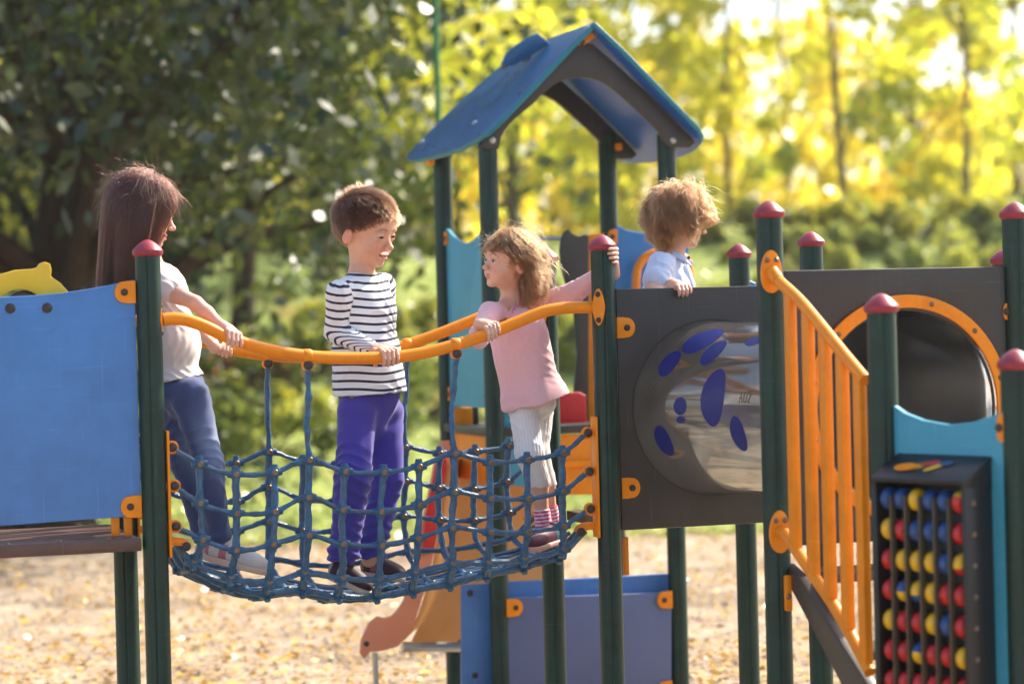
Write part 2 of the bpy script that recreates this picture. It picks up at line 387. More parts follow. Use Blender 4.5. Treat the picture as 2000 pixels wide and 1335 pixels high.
# ================================================================== CLEAR TUNNEL
tn=thing('crawl_tunnel','clear plastic crawl tunnel with dark blue oval spots between the two dark panels','tunnel',(2,-.5,0))
g=bpy.data.materials.new('clear_plastic'); g.use_nodes=True; nt=g.node_tree; N=nt.nodes; K=nt.links
for n_ in list(N): N.remove(n_)
outn=N.new('ShaderNodeOutputMaterial'); tb=N.new('ShaderNodeBsdfTransparent'); tb.inputs['Color'].default_value=(.74,.72,.68,1)
gl=N.new('ShaderNodeBsdfGlossy'); gl.inputs['Roughness'].default_value=.08; gl.inputs['Color'].default_value=(1,1,1,1)
fr=N.new('ShaderNodeFresnel'); fr.inputs['IOR'].default_value=1.9; mx=N.new('ShaderNodeMixShader')
nz=N.new('ShaderNodeTexNoise'); nz.inputs['Scale'].default_value=3.0; tcn=N.new('ShaderNodeTexCoord'); bpn=N.new('ShaderNodeBump'); bpn.inputs['Strength'].default_value=.14; bpn.inputs['Distance'].default_value=.03
K.new(tcn.outputs['Object'],nz.inputs['Vector']); K.new(nz.outputs['Fac'],bpn.inputs['Height']); K.new(bpn.outputs['Normal'],gl.inputs['Normal']); K.new(bpn.outputs['Normal'],fr.inputs['Normal'])
df=N.new('ShaderNodeBsdfDiffuse'); df.inputs['Color'].default_value=(.62,.58,.52,1); m0=N.new('ShaderNodeMixShader')
n3=N.new('ShaderNodeTexNoise'); n3.inputs['Scale'].default_value=18; n3.inputs['Detail'].default_value=6; K.new(tcn.outputs['Object'],n3.inputs['Vector'])
mr=N.new('ShaderNodeMapRange'); mr.inputs['From Min'].default_value=.3; mr.inputs['From Max'].default_value=.8; mr.inputs['To Min'].default_value=.14; mr.inputs['To Max'].default_value=.30
K.new(n3.outputs['Fac'],mr.inputs['Value']); K.new(mr.outputs['Result'],m0.inputs['Fac']); K.new(tb.outputs[0],m0.inputs[1]); tl=N.new('ShaderNodeBsdfTranslucent'); tl.inputs['Color'].default_value=(.75,.70,.62,1); m9=N.new('ShaderNodeMixShader'); m9.inputs['Fac'].default_value=.6; K.new(df.outputs[0],m9.inputs[1]); K.new(tl.outputs[0],m9.inputs[2]); K.new(m9.outputs[0],m0.inputs[2])
K.new(fr.outputs[0],mx.inputs['Fac']); K.new(m0.outputs[0],mx.inputs[1]); K.new(gl.outputs[0],mx.inputs[2]); K.new(mx.outputs[0],outn.inputs['Surface'])
MT['clear']=g
MT['spot']=mat('spot_sticker',(.012,.022,.17),.4,.4)
Rtun=(R1*.93+R2*.885)/2*.98
ca=c1+V(0,-.002,0); cb=V(c2[0],vq-.005,c2[2]); axis=nrm(cb-ca); ln=np.linalg.norm(cb-ca)
Ra=R1-.003; Rb=R2*.88
x,y,_=V(1,0,0),V(0,0,1),0
def tpt(s,t,dr=0):
    # s 0..1 along the tube, t angle; flared ends
    c=ca+(cb-ca)*s; R=Ra+(Rb-Ra)*s; R*=1-.06*math.sin(min(1,max(0,s))*math.pi)**.5
    return c+(X_*math.cos(t)+Z_*math.sin(t))*(R+dr)
ns,na=40,72; vs=[tpt(i/ns,2*math.pi*k/na) for i in range(ns+1) for k in range(na)]
fs=[[i*na+k,i*na+(k+1)%na,(i+1)*na+(k+1)%na,(i+1)*na+k] for i in range(ns) for k in range(na)]
tu=mesh_from('tube',vs,fs,MT['clear'],tn)
def surf_spot(name,sc,tc_,rs,rt,m,dr=.0008):
    vs=[tpt(sc,tc_,dr)]; n=28; rr=[]
    for j in (1,2,3,4):
        for k in range(n):
            a=2*math.pi*k/n; vs.append(tpt(sc+rs*j/4*math.cos(a),tc_+rt*j/4*math.sin(a),dr))
    fs=[[0,1+k,1+(k+1)%n] for k in range(n)]
    for j in range(3): fs+=[[1+j*n+k,1+(j+1)*n+k,1+(j+1)*n+(k+1)%n,1+j*n+(k+1)%n] for k in range(n)]
    return mesh_from(name,vs,fs,m,tu)
def tube_st(px,py):
    """tube coordinates under a picture point, front-left wall"""
    best=(1e9,0,0)
    for i in range(0,41):
        for k in range(120):
            s=i/40; t=2*math.pi*k/120; p=tpt(s,t); d=p-CAM; z=np.dot(d,Fw)
            nvec=X_*math.cos(t)+Z_*math.sin(t)
            if np.dot(nvec,CAM-p)<0: continue
            e=(1000+FOC*np.dot(d,Rt)/z-px)**2+(667.5-FOC*np.dot(d,Up)/z-py)**2
            if e<best[0]: best=(e,s,t)
    return best[1],best[2]
for px,py,rs,rt in ((1307,706,.06,.22),(1372,660,.10,.30),(1394,684,.06,.24),(1470,668,.05,.1),(1327,790,.045,.13),(1389,773,.080,.42),(1441,852,.05,.26),(1297,858,.055,.24),(1330,822,.03,.05)):
    s,t=tube_st(px,py); surf_spot('spot',s,t,rs*.8,rt*.8,MT['spot'])
# letters scratched on the tube
s0,t0=tube_st(1452,775)
for gi,(gl_) in enumerate(([[(0,0),(.5,1),(1,0)],[(.22,.4),(.78,.4)]],[[(0,1),(.1,.15),(.5,0),(.9,.15),(1,1)]],[[(0,.9),(.5,1),(.9,.75),(0,0),(1,0)]])):
    for pl_ in gl_:
        mb=MB(); P_=[tpt(s0+.024*(gi-1.2)+.017*a_,t0-(b_-.5)*.13,.0006) for a_,b_ in pl_]; tube(mb,P_,.0013,5); mb.obj('scratched_letter',MT['deck'],tu)
# ================================================================== STAIR UNIT
st=thing('stair','orange barred stair railing with dark sloping stringer at right foreground','stair',(r1[0],vr-.4,0))
us=r1[0]
f1=onu(1725,760,us+.01); f1=V(f1[0],f1[1],0)
post(st,f1,at(1722,602,depth(V(f1[0],f1[1],1.5)))[2],r=PR)
ur=us-.012
def su(px,py,du=0): return onu(px,py,ur+du)
top=[su(1520,548),su(1560,585),su(1600,632),su(1645,688),su(1690,742)]
rl=thing('stair_railing','orange plastic railing of vertical bars sloping down to the right foreground post','railing',(us,vr-.3,0))
mb=MB(); tube(mb,crom(top,6),.0165,14); mb.obj('top_rail',MT['orange'],rl)
bot=[su(1532,1040),su(1580,1110),(su(1640,1200)),su(1700,1312)]
mb=MB(); tube(mb,crom(bot,6),.0165,14); mb.obj('bottom_rail',MT['orange'],rl)
def interp(C,px):
    C=np.asarray(C); xs=[1000+FOC*np.dot(p-CAM,Rt)/np.dot(p-CAM,Fw) for p in C]
    for i in range(len(C)-1):
        if xs[i]<=px<=xs[i+1]: t=(px-xs[i])/(xs[i+1]-xs[i]); return C[i]*(1-t)+C[i+1]*t
    return C[0] if px<xs[0] else C[-1]
tcv=crom(top,6); bcv=crom(bot,6)
for i,(pt_,pb) in enumerate(((1542,1556),(1577,1588),(1610,1620),(1644,1655),(1678,1692))):
    a=interp(tcv,pt_); b=interp(bcv,pb); b=V(a[0],a[1],b[2])
    hw=.0125; mb=MB(); rbox(mb,(a+b)/2,Y_,X_,Z_,.0215,.012,np.linalg.norm(a-b)/2,.006); mb.obj('baluster',MT['orange'],rl)
for y,px in ((530,1508),(1038,1525)):
    q=onv(px,y,vr-PR-.004); pts=[]
    for k in range(24):
        a=2*math.pi*k/24; pts.append(q+X_*.031*math.cos(a)*(1.0-.12*math.sin(a))+Z_*.060*math.sin(a))
    bk=board('mount',[pts],NV,.014,MT['orange'],rl,.003)
    for dx in(-.014,.014): bolt(bk,q+X_*dx+Z_*.032+NV*.001,NV,.006,'bolt')
    mb=MB(); e=tcv[0] if y<700 else bcv[0]; tube(mb,crom([q+NV*.0,q*.4+e*.6,e],5),.019,12); mb.obj('arm',MT['orange'],rl)
# stringer
sp=[su(1532,1100,.03),su(1560,1125,.03),su(1700,1345,.03),su(1745,1430,.03),su(1700,1470,.03),su(1640,1330,.03),su(1545,1150,.03)]
board('stringer',[sp],-X_,.03,MT['dark'],st,.003)
mb=MB(); q=onv(1539,1157,vr-PR-.006); rbox(mb,q,X_,Y_,Z_,.011,.008,.05,.005); bk=mb.obj('bracket',MT['orange'],st); bolt(bk,q+NV*.008+Z_*-.01,NV,.007)
# treads going down toward the viewer
for k in range(4):
    z=.78-.19*k; v=vr-.12-.17*k
    mb=MB(); rbox(mb,V(us+.34,v,z),X_,Y_,Z_,.27,.10,.012,.004); mb.obj('tread',MT['deck'],st)
# ================================================================== BEAD BOARD (right foreground)
D1=depth(V(f1[0],f1[1],1.3))
beta=math.radians(42)
bd=thing('bead_board','black counting box of coloured discs on a light blue panel at right edge','play panel',(0,0,0))
fl_=f1+0; 
hr_=nrm(V(Rt[0],Rt[1],0)); hf=nrm(V(Fw[0],Fw[1],0))
dirc=nrm(hr_*math.cos(math.radians(9.6))-hf*math.sin(math.radians(9.6)))   # perpendicular to the view ray at that side
tow=nrm(-hf*math.cos(math.radians(9.6))-hr_*math.sin(math.radians(9.6)))
pdir=nrm(dirc*math.cos(beta)+tow*math.sin(beta)); pn=nrm(tow*math.cos(beta)-dirc*math.sin(beta))
o=at(1726,900,D1)
def opl(px,py,off=0.0): return onplane(px,py,o+pn*off,pn)
pl=[(1738,800),(1745,792),(1765,806),(1800,820),(1850,829),(1900,824),(1935,812),(1962,800),(1968,900),(1995,1500),(1745,1500)]
bp_=board('panel',[[opl(x,y) for x,y in pl]],pn,.018,MT['ltblue'],bd,.003)
q=opl(1737,815); lug(bd,opl(1722,818)+pn*.006,pdir,pn,.03,.06); lug(bd,opl(1962,835)+pn*.006,-pdir,pn,.022,.07)
f2=opl(1988,900,-.03); f2=V(f2[0],f2[1],0); post(bd,f2,at(1997,712,depth(V(f2[0],f2[1],1.4)))[2])
bdep=.10
def ofr(px,py): return opl(px,py,bdep)
A=ofr(1705,930); B=ofr(1880,936); wid=np.linalg.norm(B-A); A=V(A[0],A[1],A[2]); bx=pdir
ztop=A[2]; zbot=ztop-.66
ctr=A+bx*wid/2
mb=MB()
SLZ=.052; SLN=nrm(-pn*bdep+Z_*SLZ); SLU=np.cross(bx,SLN); SLU=SLU if SLU[2]>0 else -SLU
rbox(mb,V(ctr[0],ctr[1],ztop+SLZ/2)-pn*bdep/2-SLU*.006,bx,SLN,SLU,wid/2+.008,math.hypot(bdep,SLZ)/2+.006,.007,.003)   # sloping lid
for s in(-1,1): mb.add([V(ctr[0],ctr[1],0)+bx*(s*(wid/2)+dx)+q for dx in(-.006,.006) for q in (Z_*(ztop-.03),Z_*(ztop-.006),-pn*bdep+Z_*(ztop+SLZ-.006),-pn*bdep+Z_*(ztop-.03))],[[0,1,2,3],[7,6,5,4],[0,4,5,1],[1,5,6,2],[2,6,7,3],[3,7,4,0]])
rbox(mb,V(ctr[0],ctr[1],(ztop+zbot)/2-.01)-pn*(bdep-.006),bx,-pn,Z_,wid/2,.005,(ztop-zbot)/2-.01,.002)  # back
for s in(-1,1): rbox(mb,V(ctr[0],ctr[1],(ztop+zbot)/2-.01)-pn*bdep/2+bx*s*(wid/2),bx,-pn,Z_,.007,bdep/2-.001,(ztop-zbot)/2-.009,.003)
bo=mb.obj('box',MT['black'],bd)
MT['bl']=mat('ball_blue',(.012,.06,.20),.3); MT['ye']=mat('ball_yellow',(.72,.40,.006),.3); MT['rd']=mat('ball_red',(.48,.010,.010),.3)
grid=["bbybbr","yrbbbr","ryyybr","ryyyrr","yrrybr","rryrry","rrrrrr","ryrrrr","ryrrbr"]
rowh=.0755
for i,rw in enumerate(grid[:8]):
    z=ztop-.055-i*rowh
    mb=MB(); tube(mb,[V(ctr[0],ctr[1],z)-pn*.03-bx*wid/2,V(ctr[0],ctr[1],z)-pn*.03+bx*wid/2],.0035,8); mb.obj('rod',MT['steel'],bo)
    if 1:
        bolt(bo,V(ctr[0],ctr[1],z)-pn*.03+bx*(wid/2+.007),bx,.006,'bolt')
    for j,ch in enumerate(rw):
        c=V(ctr[0],ctr[1],z)-pn*.03+bx*(-wid/2+wid*(j+.62)/6.25)
        mb=MB(); x,y,d=frame(bx); rr=.0280; hw=.0140; na=20
        prof=[(.004,-hw),(rr*.8,-hw),(rr*.97,-hw*.6),(rr,0),(rr*.97,hw*.6),(rr*.8,hw),(.004,hw)]
        a0=random.random()*6 if (i+j)%3 else 0
        vs=[];fs=[];mi=[]
        for r_,h_ in prof:
            for k in range(na):
                a=2*math.pi*k/na+a0; vs.append(c+d*h_+r_*(math.cos(a)*x+math.sin(a)*y))
        oth={'b':'y','y':'b','r':'y'}[ch]; ix={'b':0,'y':1,'r':2}
        for p_ in range(len(prof)-1):
            for k in range(na):
                fs.append([p_*na+k,p_*na+(k+1)%na,(p_+1)*na+(k+1)%na,(p_+1)*na+k]); mi.append(ix[ch] if (k<14 or random.Random(i*7+j).random()<.6) else ix[oth])
        me=mesh_from('disc',vs,fs,None,bd,True,[MT['bl'],MT['ye'],MT['rd']],mi)
    for j in range(7):
        pass
mb=MB()
for j in range(1,6):
    c=V(ctr[0],ctr[1],(ztop+zbot)/2-.02)-pn*.012+bx*(-wid/2+wid*(j+.12)/6.25)
    rbox(mb,c,bx,-pn,Z_,.0020,.010,(ztop-zbot)/2-.025,.001)
mb.obj('divider',mat('divider',(.10,.08,.05),.5),bo)
# coloured emblem on the lid
ec=V(ctr[0],ctr[1],ztop+SLZ/2)-pn*bdep/2+SLU*.0015
cols=[('ye',-.035,.0,.03,.012,.5),('rd',-.008,.012,.03,.012,.3),('ye',.02,-.006,.03,.010,.7),('bl',.045,.012,.02,.010,.2),('orange',-.07,-.012,.035,.018,.1)]
for k,(mm,a,b,l,w_,an) in enumerate(cols):
    mb=MB(); xx=nrm(bx*math.cos(an)+SLN*math.sin(an)); yy=np.cross(SLU,xx)
    lathe(mb,V(0,0,0),Z_,[(1,0),(1,.0012),(.01,.0013)],18); pz=SLN
    vs=np.concatenate(mb.v); vs=np.array([ec+SLU*.0008*k+bx*a+SLN*b+xx*(p[0]*l)+yy*(p[1]*w_)+SLU*p[2] for p in vs])
    mb.v=[vs]; mb.obj('emblem',MT[mm],bo)
# ================================================================== ROOFED TOWER
DQ=9.25
q1=at(966,820,DQ); VG=q1[1]; UQ1=q1[0]
# plan from the picture
q4=onv(1315,820,VG); UQ4=q4[0]
GD=.60
tw=thing('play_tower','tall play tower with pointed blue roof on four dark green posts','play tower',(UQ1,VG,0))
T1=V(UQ1,VG,0);T4=V(UQ4,VG,0);T2=V(UQ1,VG+GD,0);T3=V(UQ4-.02,VG+GD,0)
for p,px,py in((T1,957,262),(T4,1303,262),(T2,861,285),(T3,1184,262)):
    o_=post(tw,p,at(px,py,depth(V(p[0],p[1],2.2)))[2],cap=False)
VGp=VG-PR-.006
gp=[(1128,86),(1010,178),(911,270),(919,281),(930,289),(974,291),(977,280),(979,268),(985,255),(997,241),(1018,222),(1042,203),(1060,184),(1077,168),(1090,161),(1104,156),(1122,153),(1140,152),(1156,154),(1171,158),(1188,167),(1204,179),(1230,203),(1256,227),(1275,245),(1287,258),(1294,270),(1300,281),(1306,286),(1314,288),(1347,289),(1358,279),(1369,267),(1262,175),(1158,86),(1143,76)]
gpt=[onv(x,y,VGp) for x,y in gp]
# roof slabs
VF=VGp-.075; VB=VG+GD+.09
rf=onv(1161,43,VF); ef=onv(934,279,VF); sl=nrm(ef-rf); nl=nrm(np.cross(sl,Y_)); nl=nl if nl[2]>0 else -nl
def on_l(px,py): return onplane(px,py,rf,nl)
lpx=[(1161,43),(1100,104),(1050,157),(1000,209),(970,240),(948,260),(925,275),(895,290),(860,301),(828,309),(805,313),(796,311),(794,305),(806,291),(830,266),(865,230),(900,196),(940,160),(978,128),(1010,103)]
lp_=[on_l(x,y) for x,y in lpx]
lp_+= [V(rf[0],VB,rf[2])]
r1_=board('roof_panel',[lp_],nl,.020,MT['roof'],tw,.004,edge=MT['roofedge']); r1_['label']='left blue roof slope'
er=onv(1370,253,VF); rr0=rf+V(.004,0,-.002); sr=nrm(er-rr0); nr=nrm(np.cross(sr,Y_)); nr=nr if nr[2]>0 else -nr
def on_r(px,py): return onplane(px,py,rr0,nr)
rpx=[(1163,43),(1215,92),(1265,143),(1310,190),(1345,226),(1368,250),(1376,264),(1375,275),(1362,288),(1340,299),(1310,308),(1275,312),(1240,313),(1218,310)]
rp_=[on_r(x,y) for x,y in rpx]; e_=rp_[-1]; rp_+=[V(rr0[0]+(e_[0]-rr0[0])*.6,VB,rr0[2]+(e_[2]-rr0[2])*.6),V(rr0[0],VB,rr0[2])]
MT['roofunder']=mat('roof_under',(.015,.12,.46),.34,.6,.10,3,.06,200)
board('roof_panel',[rp_],nr,.020,MT['roofunder'],tw,.004,edge=MT['roofedge'])['label']='right blue roof slope'

def under(p):
    q=p.copy(); q[2]=min(q[2],rf[2]-.075)
    for pt,n_,sg in ((rf,nl,1),(rr0,nr,-1)):
        xl=pt[0]-((q[2]+.024/n_[2]-pt[2])*n_[2])/n_[0]
        q[0]=max(q[0],xl) if sg>0 else min(q[0],xl)
    return q
gpt=[under(p) for p in gpt]
gpt=[p for i,p in enumerate(gpt) if i==0 or np.linalg.norm(p-gpt[i-1])>.004]
gb=board('gable',[gpt],NV,.019,MT['dark'],tw,.003)
for x,y in((962,274),(1315,274)): bolt(gb,onv(x,y,VGp)+NV*.001,NV,.010,'steel')
gb2=board('gable',[[p+V(0,GD+.02,0) for p in gpt]],NV,.019,MT['dark'],tw,.003)
gb2['label']='rear dark gable board'
vD=VG+.30
dm=[(980,126),(990,104),(1008,88),(1030,74),(1050,65),(1062,74),(1074,86),(1040,108),(1005,128)]
board('ridge_board',[[onv(x,y,vD) for x,y in dm]],NV,.02,MT['roof'],tw,.003,edge=MT['roofedge'])
for x,y in((988,130),(1030,117)):
    q=on_l(x,y)+nl*.004; mb=MB(); rbox(mb,q,sl,Y_,nl,.012,.03,.006,.002); mb.obj('hinge',MT['bolt'],tw)
for x,y in((1146,54),(926,240),(824,277)): bolt(tw,on_l(x,y)+nl*.0005,nl,.009,'steel')
# orange ridge bracket on the front gable
q=onv(1148,74,VF+.02)
bp2=[(1128,84),(1130,79),(1158,58),(1168,60),(1170,69),(1160,74),(1142,88),(1133,89)]
ob_=board('ridge_bracket',[[onv(x,y,VGp-.02) for x,y in bp2]],NV,.012,MT['orange'],tw,.002)
bolt(ob_,onv(1136,82,VGp-.021),NV,.011,'boltdark'); bolt(ob_,onv(1163,65,VGp-.021),NV,.006)
for x,y in((1206,287),(840,316)):
    q=onv(x,y,VG+GD-.03); mb=MB(); rbox(mb,q,X_,Y_,Z_,.014,.02,.014,.003); mb.obj('bracket',MT['orange'],tw)
q=onv(828,319,VG+GD-.02); 
# side panel between left posts (seen nearly edge to face): light blue with scooped top
us_=UQ1-.004
def sidep(px,py): return onu(px,py,us_)
def vz(v,z): return V(us_,v,z)
va,vb=VG+PR+.003,VG+GD-PR-.003
zl=onu(866,447,us_)[2]; zr_=onu(940,440,us_)[2]; zlo=onu(868,792,us_)[2]
pts=[vz(va,zr_-.0)]
for k in range(1,12):
    t=k/12; pts.append(vz(va+(vb-va)*t,zr_+(zl-zr_)*t-.065*math.sin(math.pi*t)))
pts+=[vz(vb,zl),vz(vb,zlo),vz(va,zlo+.005)]
lb_=board('panel',[pts],-X_,.018,MT['ltblue'],tw,.003); lb_['label']='light blue side panel with scooped top'
for v,z,s in((vb,zl-.04,-1),(vb,zlo+.05,-1),(va,zr_-.03,1),(va,zlo+.05,1)):
    lug(tw,V(us_-.01,v,z),Y_*s,-X_,.03,.055)
# front lower light blue panel
pf=[(972,572),(1062,585),(1070,958),(1020,950),(972,944)]
board('panel',[[onv(x,y,VG-.002) for x,y in pf]],NV,.018,MT['ltblue'],tw,.003)['label']='front light blue panel'
lug(tw,onv(972,585,VG-.004),X_,NV,.03,.05)
# deck, orange skirts
zdk=onv(1100,838,VG)[2]
mb=MB(); rbox(mb,V((UQ1+UQ4)/2,VG+GD/2,zdk),X_,Y_,Z_,(UQ4-UQ1)/2+.03,GD/2+.03,.016,.003); dko=mb.obj('deck',MT['dark'],tw)
sk=[(1085,848),(1160,846),(1290,846),(1292,965),(1085,966)]
board('skirt',[[onv(x,y,VG-.02) for x,y in sk]],NV,.016,MT['orange'],tw,.003)
mb=MB(); rbox(mb,onv(1180,903,VG-.035),X_,Y_,Z_,.20,.006,.012,.003); mb.obj('skirt_rail',MT['orange'],tw)
sk=[vz(va,zdk-.02),vz(vb,zdk-.02),vz(vb,zdk-.2),vz(va,zdk-.2)]
board('skirt',[sk],-X_,.016,MT['orange'],tw,.003)
# red back panel, grey tall wavy board, orange upright, steel bar
vbk=VG+.35
board('back_panel',[[onv(x,y,vbk-.16) for x,y in((1080,772),(1090,766),(1135,766),(1144,772),(1146,830),(1078,830))]],NV,.018,mat('bright_red_board',(.78,.01,.012),.4),tw,.003)['label']='red panel'
wv=[(1103,452),(1110,448),(1118,456),(1130,462),(1145,457),(1150,462),(1150,845),(1118,845),(1122,760),(1128,690),(1122,610),(1108,560),(1096,520),(1094,490),(1097,465)]
board('side_board',[[onv(x,y,vbk-.12) for x,y in wv]],NV,.018,MT['dark'],tw,.003)['label']='dark wavy edged board'
board('upright',[[onv(x,y,vbk-.08) for x,y in((1149,458),(1180,455),(1180,850),(1149,850))]],NV,.018,MT['orange'],tw,.002)
mb=MB(); tube(mb,[onv(1040,466,vbk),onv(1150,465,vbk)],.010,10); mb.obj('bar',MT['steel'],tw)
board('box_board',[[onv(x,y,VG+.45) for x,y in((882,803),(888,795),(924,795),(926,840),(882,840))]],NV,.018,MT['orange'],tw,.003)
mb=MB(); rbox(mb,onv(929,815,VG+.4),X_,Y_,Z_,.010,.01,.045,.003); mb.obj('latch',MT['black'],tw)
# right mid-blue panel with orange hoop
vh=VG+GD-.05
pb=[(1201,447),(1206,440),(1225,449),(1255,455),(1290,457),(1320,452),(1345,446),(1345,640),(1202,640)]
board('panel',[[onv(x,y,vh) for x,y in pb]],NV,.018,MT['midblue'],tw,.003)['label']='mid blue rear panel with scooped top'
lug(tw,onv(1206,462,vh-.02),-X_,NV,.04,.06)
mb=MB(); hoop=[(1243,600),(1243,540),(1250,515),(1265,500),(1290,492),(1330,500),(1345,520),(1350,600)]
tube(mb,crom([onv(x,y,vh-.06) for x,y in hoop],6),.017,12); mb.obj('hoop',MT['orange'],tw)
# small blue wave panel beyond the boy on the right platform
pw=[(1440,545),(1450,543),(1462,546),(1476,552),(1482,600),(1440,600)]
board('panel',[[onv(x,y,p6[1]) for x,y in pw]],NV,.018,MT['midblue'],cp,.003)
lug(cp,onv(1452,548,p6[1]-.02),-X_,NV,.03,.05)
# lower panels under the deck (play counter)
vc=VG-.03
co1=board('panel',[[onv(x,y,VG+.06) for x,y in((902,1142),(1015,1134),(1190,1126),(1340,1117),(1340,1420),(902,1420))]],NV,.018,MT['blue'],tw,.003); co1['label']='rear low blue panel'
for x,y in((918,1157),(928,1318)): bolt(co1,onv(x,y,VG+.059),NV,.010,'boltdark')
MT['slate']=mat('slate_blue_board',(.10,.13,.26),.42,.5,.08,4)
co2=board('panel',[[onv(x,y,vc) for x,y in((992,1167),(1150,1162),(1312,1156),(1312,1420),(992,1420))]],NV,.018,MT['slate'],tw,.003); co2['label']='front low slate blue panel'
lug(co2,onv(990,1187,vc-.012),X_,NV,.066,.068); lug(co2,onv(1314,1170,vc-.012),-X_,NV,.064,.068); lug(co2,onv(1314,1345,vc-.012),-X_,NV,.064,.068)
tc=onv(1278,1132,VG+.22); mb=MB()
lathe(mb,tc,Z_,[(.135,-.006),(.14,0),(.135,.006)],40,0); mb.obj('counter_top',mat('counter',(.55,.55,.5),.25,.6,.1,10),tw)
mb=MB(); lathe(mb,tc-V(0,0,.004),Z_,[(.139,-.004),(.144,0),(.139,.003)],40,0); mb.obj('counter_edge',MT['greenedge'],tw)
# ================================================================== SLIDE
VS=VG+.12; VS2=VS+.42
sd=thing('slide','slide with coral side board, orange inside and red upper lip behind the net','slide',tuple(onv(760,1320,VS)))
cside=[(706,1250),(712,1236),(722,1215),(738,1203),(752,1206),(765,1203),(778,1190),(790,1170),(806,1100),(830,1000),(850,900),(862,860),(880,860),(874,900),(862,1010),(846,1090),(828,1160),(810,1215),(796,1244),(776,1262),(748,1270),(724,1272),(712,1285),(704,1275)]
s1=board('side_board',[[onv(x,y,VS) for x,y in cside]],NV,.02,MT['coral'],sd,.003)
bolt(s1,onv(716,1256,VS-.001),NV,.009,'boltdark')
red=[(832,1005),(852,905),(858,880),(874,900),(862,990),(848,1075),(826,1085)]
board('lip',[[onv(x,y,VS-.022) for x,y in red]],NV,.016,MT['red'],sd,.003)
# chute bed
prof=[(880,905),(872,960),(862,1040),(846,1120),(826,1190),(806,1232),(786,1248),(750,1254),(720,1262)]
fr_=[onv(x,y,VS+.01) for x,y in prof]; fr_=crom(fr_,5); mb=MB()
vs=[p for p in fr_]+[p+V(.16,.36,0) for p in fr_]; n=len(fr_)
mb.add(vs,[[i,i+1,n+i+1,n+i] for i in range(n-1)]); ch=mb.obj('chute',MT['peach'],sd); md=ch.modifiers.new('s','SOLIDIFY'); md.thickness=.012
# inside orange board that shows under the tower
ins=[(872,870),(1062,850),(1062,1150),(1000,1170),(880,1262),(800,1262),(838,1180),(862,1040)]
board('inner_board',[[onv(x,y,VS+.40) for x,y in ins]],NV,.016,MT['peach'],sd,.003)
mb=MB(); tube(mb,[onv(786,1262,VS+.2),onv(900,1262,VS+.2)],.020,10); mb.obj('frame_bar',MT['steel'],sd)
mb=MB(); a=onv(732,1275,VS+.2); tube(mb,[a,V(a[0]+.004,a[1],0)],.012,10); mb.obj('leg',MT['steel'],sd)
rd2=[(985,1110),(1000,1090),(1020,1085),(1022,1105),(1012,1135),(990,1150)]
board('rear_foot',[[onv(x,y,VS2+.1) for x,y in rd2]],NV,.016,MT['coral'],sd,.003)
# ================================================================== GROUND, BANK
def nz2(x,y,s,seed=0):
    r=0
    for k,(a,b,c) in enumerate(((1,.7,.1),(-.6,1.1,1.7),(.3,-1.3,2.9),(1.7,.4,4.1))):
        r=r+np.sin((x*a+y*b)*s+c+seed*1.3)*np.cos((x*b-y*a)*s*.83+c*2+seed)
    return r/4
def hgt(x,y):
    """terrain height: flat play ground, then a grassy bank beyond"""
    P=np.stack([np.asarray(x,float)-CAM[0],np.asarray(y,float)-CAM[1]],-1)
    d=P@V(hf[0],hf[1]); lat=P@V(hr_[0],hr_[1])
    ang=lat/np.maximum(d,4)           # left -.2 .. right .2
    start=19.5+2*np.sin(ang*6)+0*d
    crest=2.55+ 2.4*np.clip(ang-.03,-.1,.35)
    t=np.clip((d-start)/12,0,1); t=t*t*(3-2*t)
    return t*crest-np.clip(d-33,0,400)*.0+.05*nz2(x,y,.5)*np.clip((d-16)/8,0,1)
def sheet(name,d0,d1,nd,na,m,off=0,amax=.9,parent=None):
    vs=[];
    ds=d0*(d1/d0)**(np.arange(nd+1)/nd)
    for d in ds:
        for a in np.linspace(-amax,amax,na+1):
            p=CAM[:2]+V(hf[0],hf[1])*d+V(hr_[0],hr_[1])*d*a
            vs.append((p[0],p[1],0))
    vs=np.array(vs); vs[:,2]=hgt(vs[:,0],vs[:,1])+off
    n=na+1; fs=[[i*n+k,i*n+k+1,(i+1)*n+k+1,(i+1)*n+k] for i in range(nd) for k in range(na)]
    return mesh_from(name,vs,fs,m)
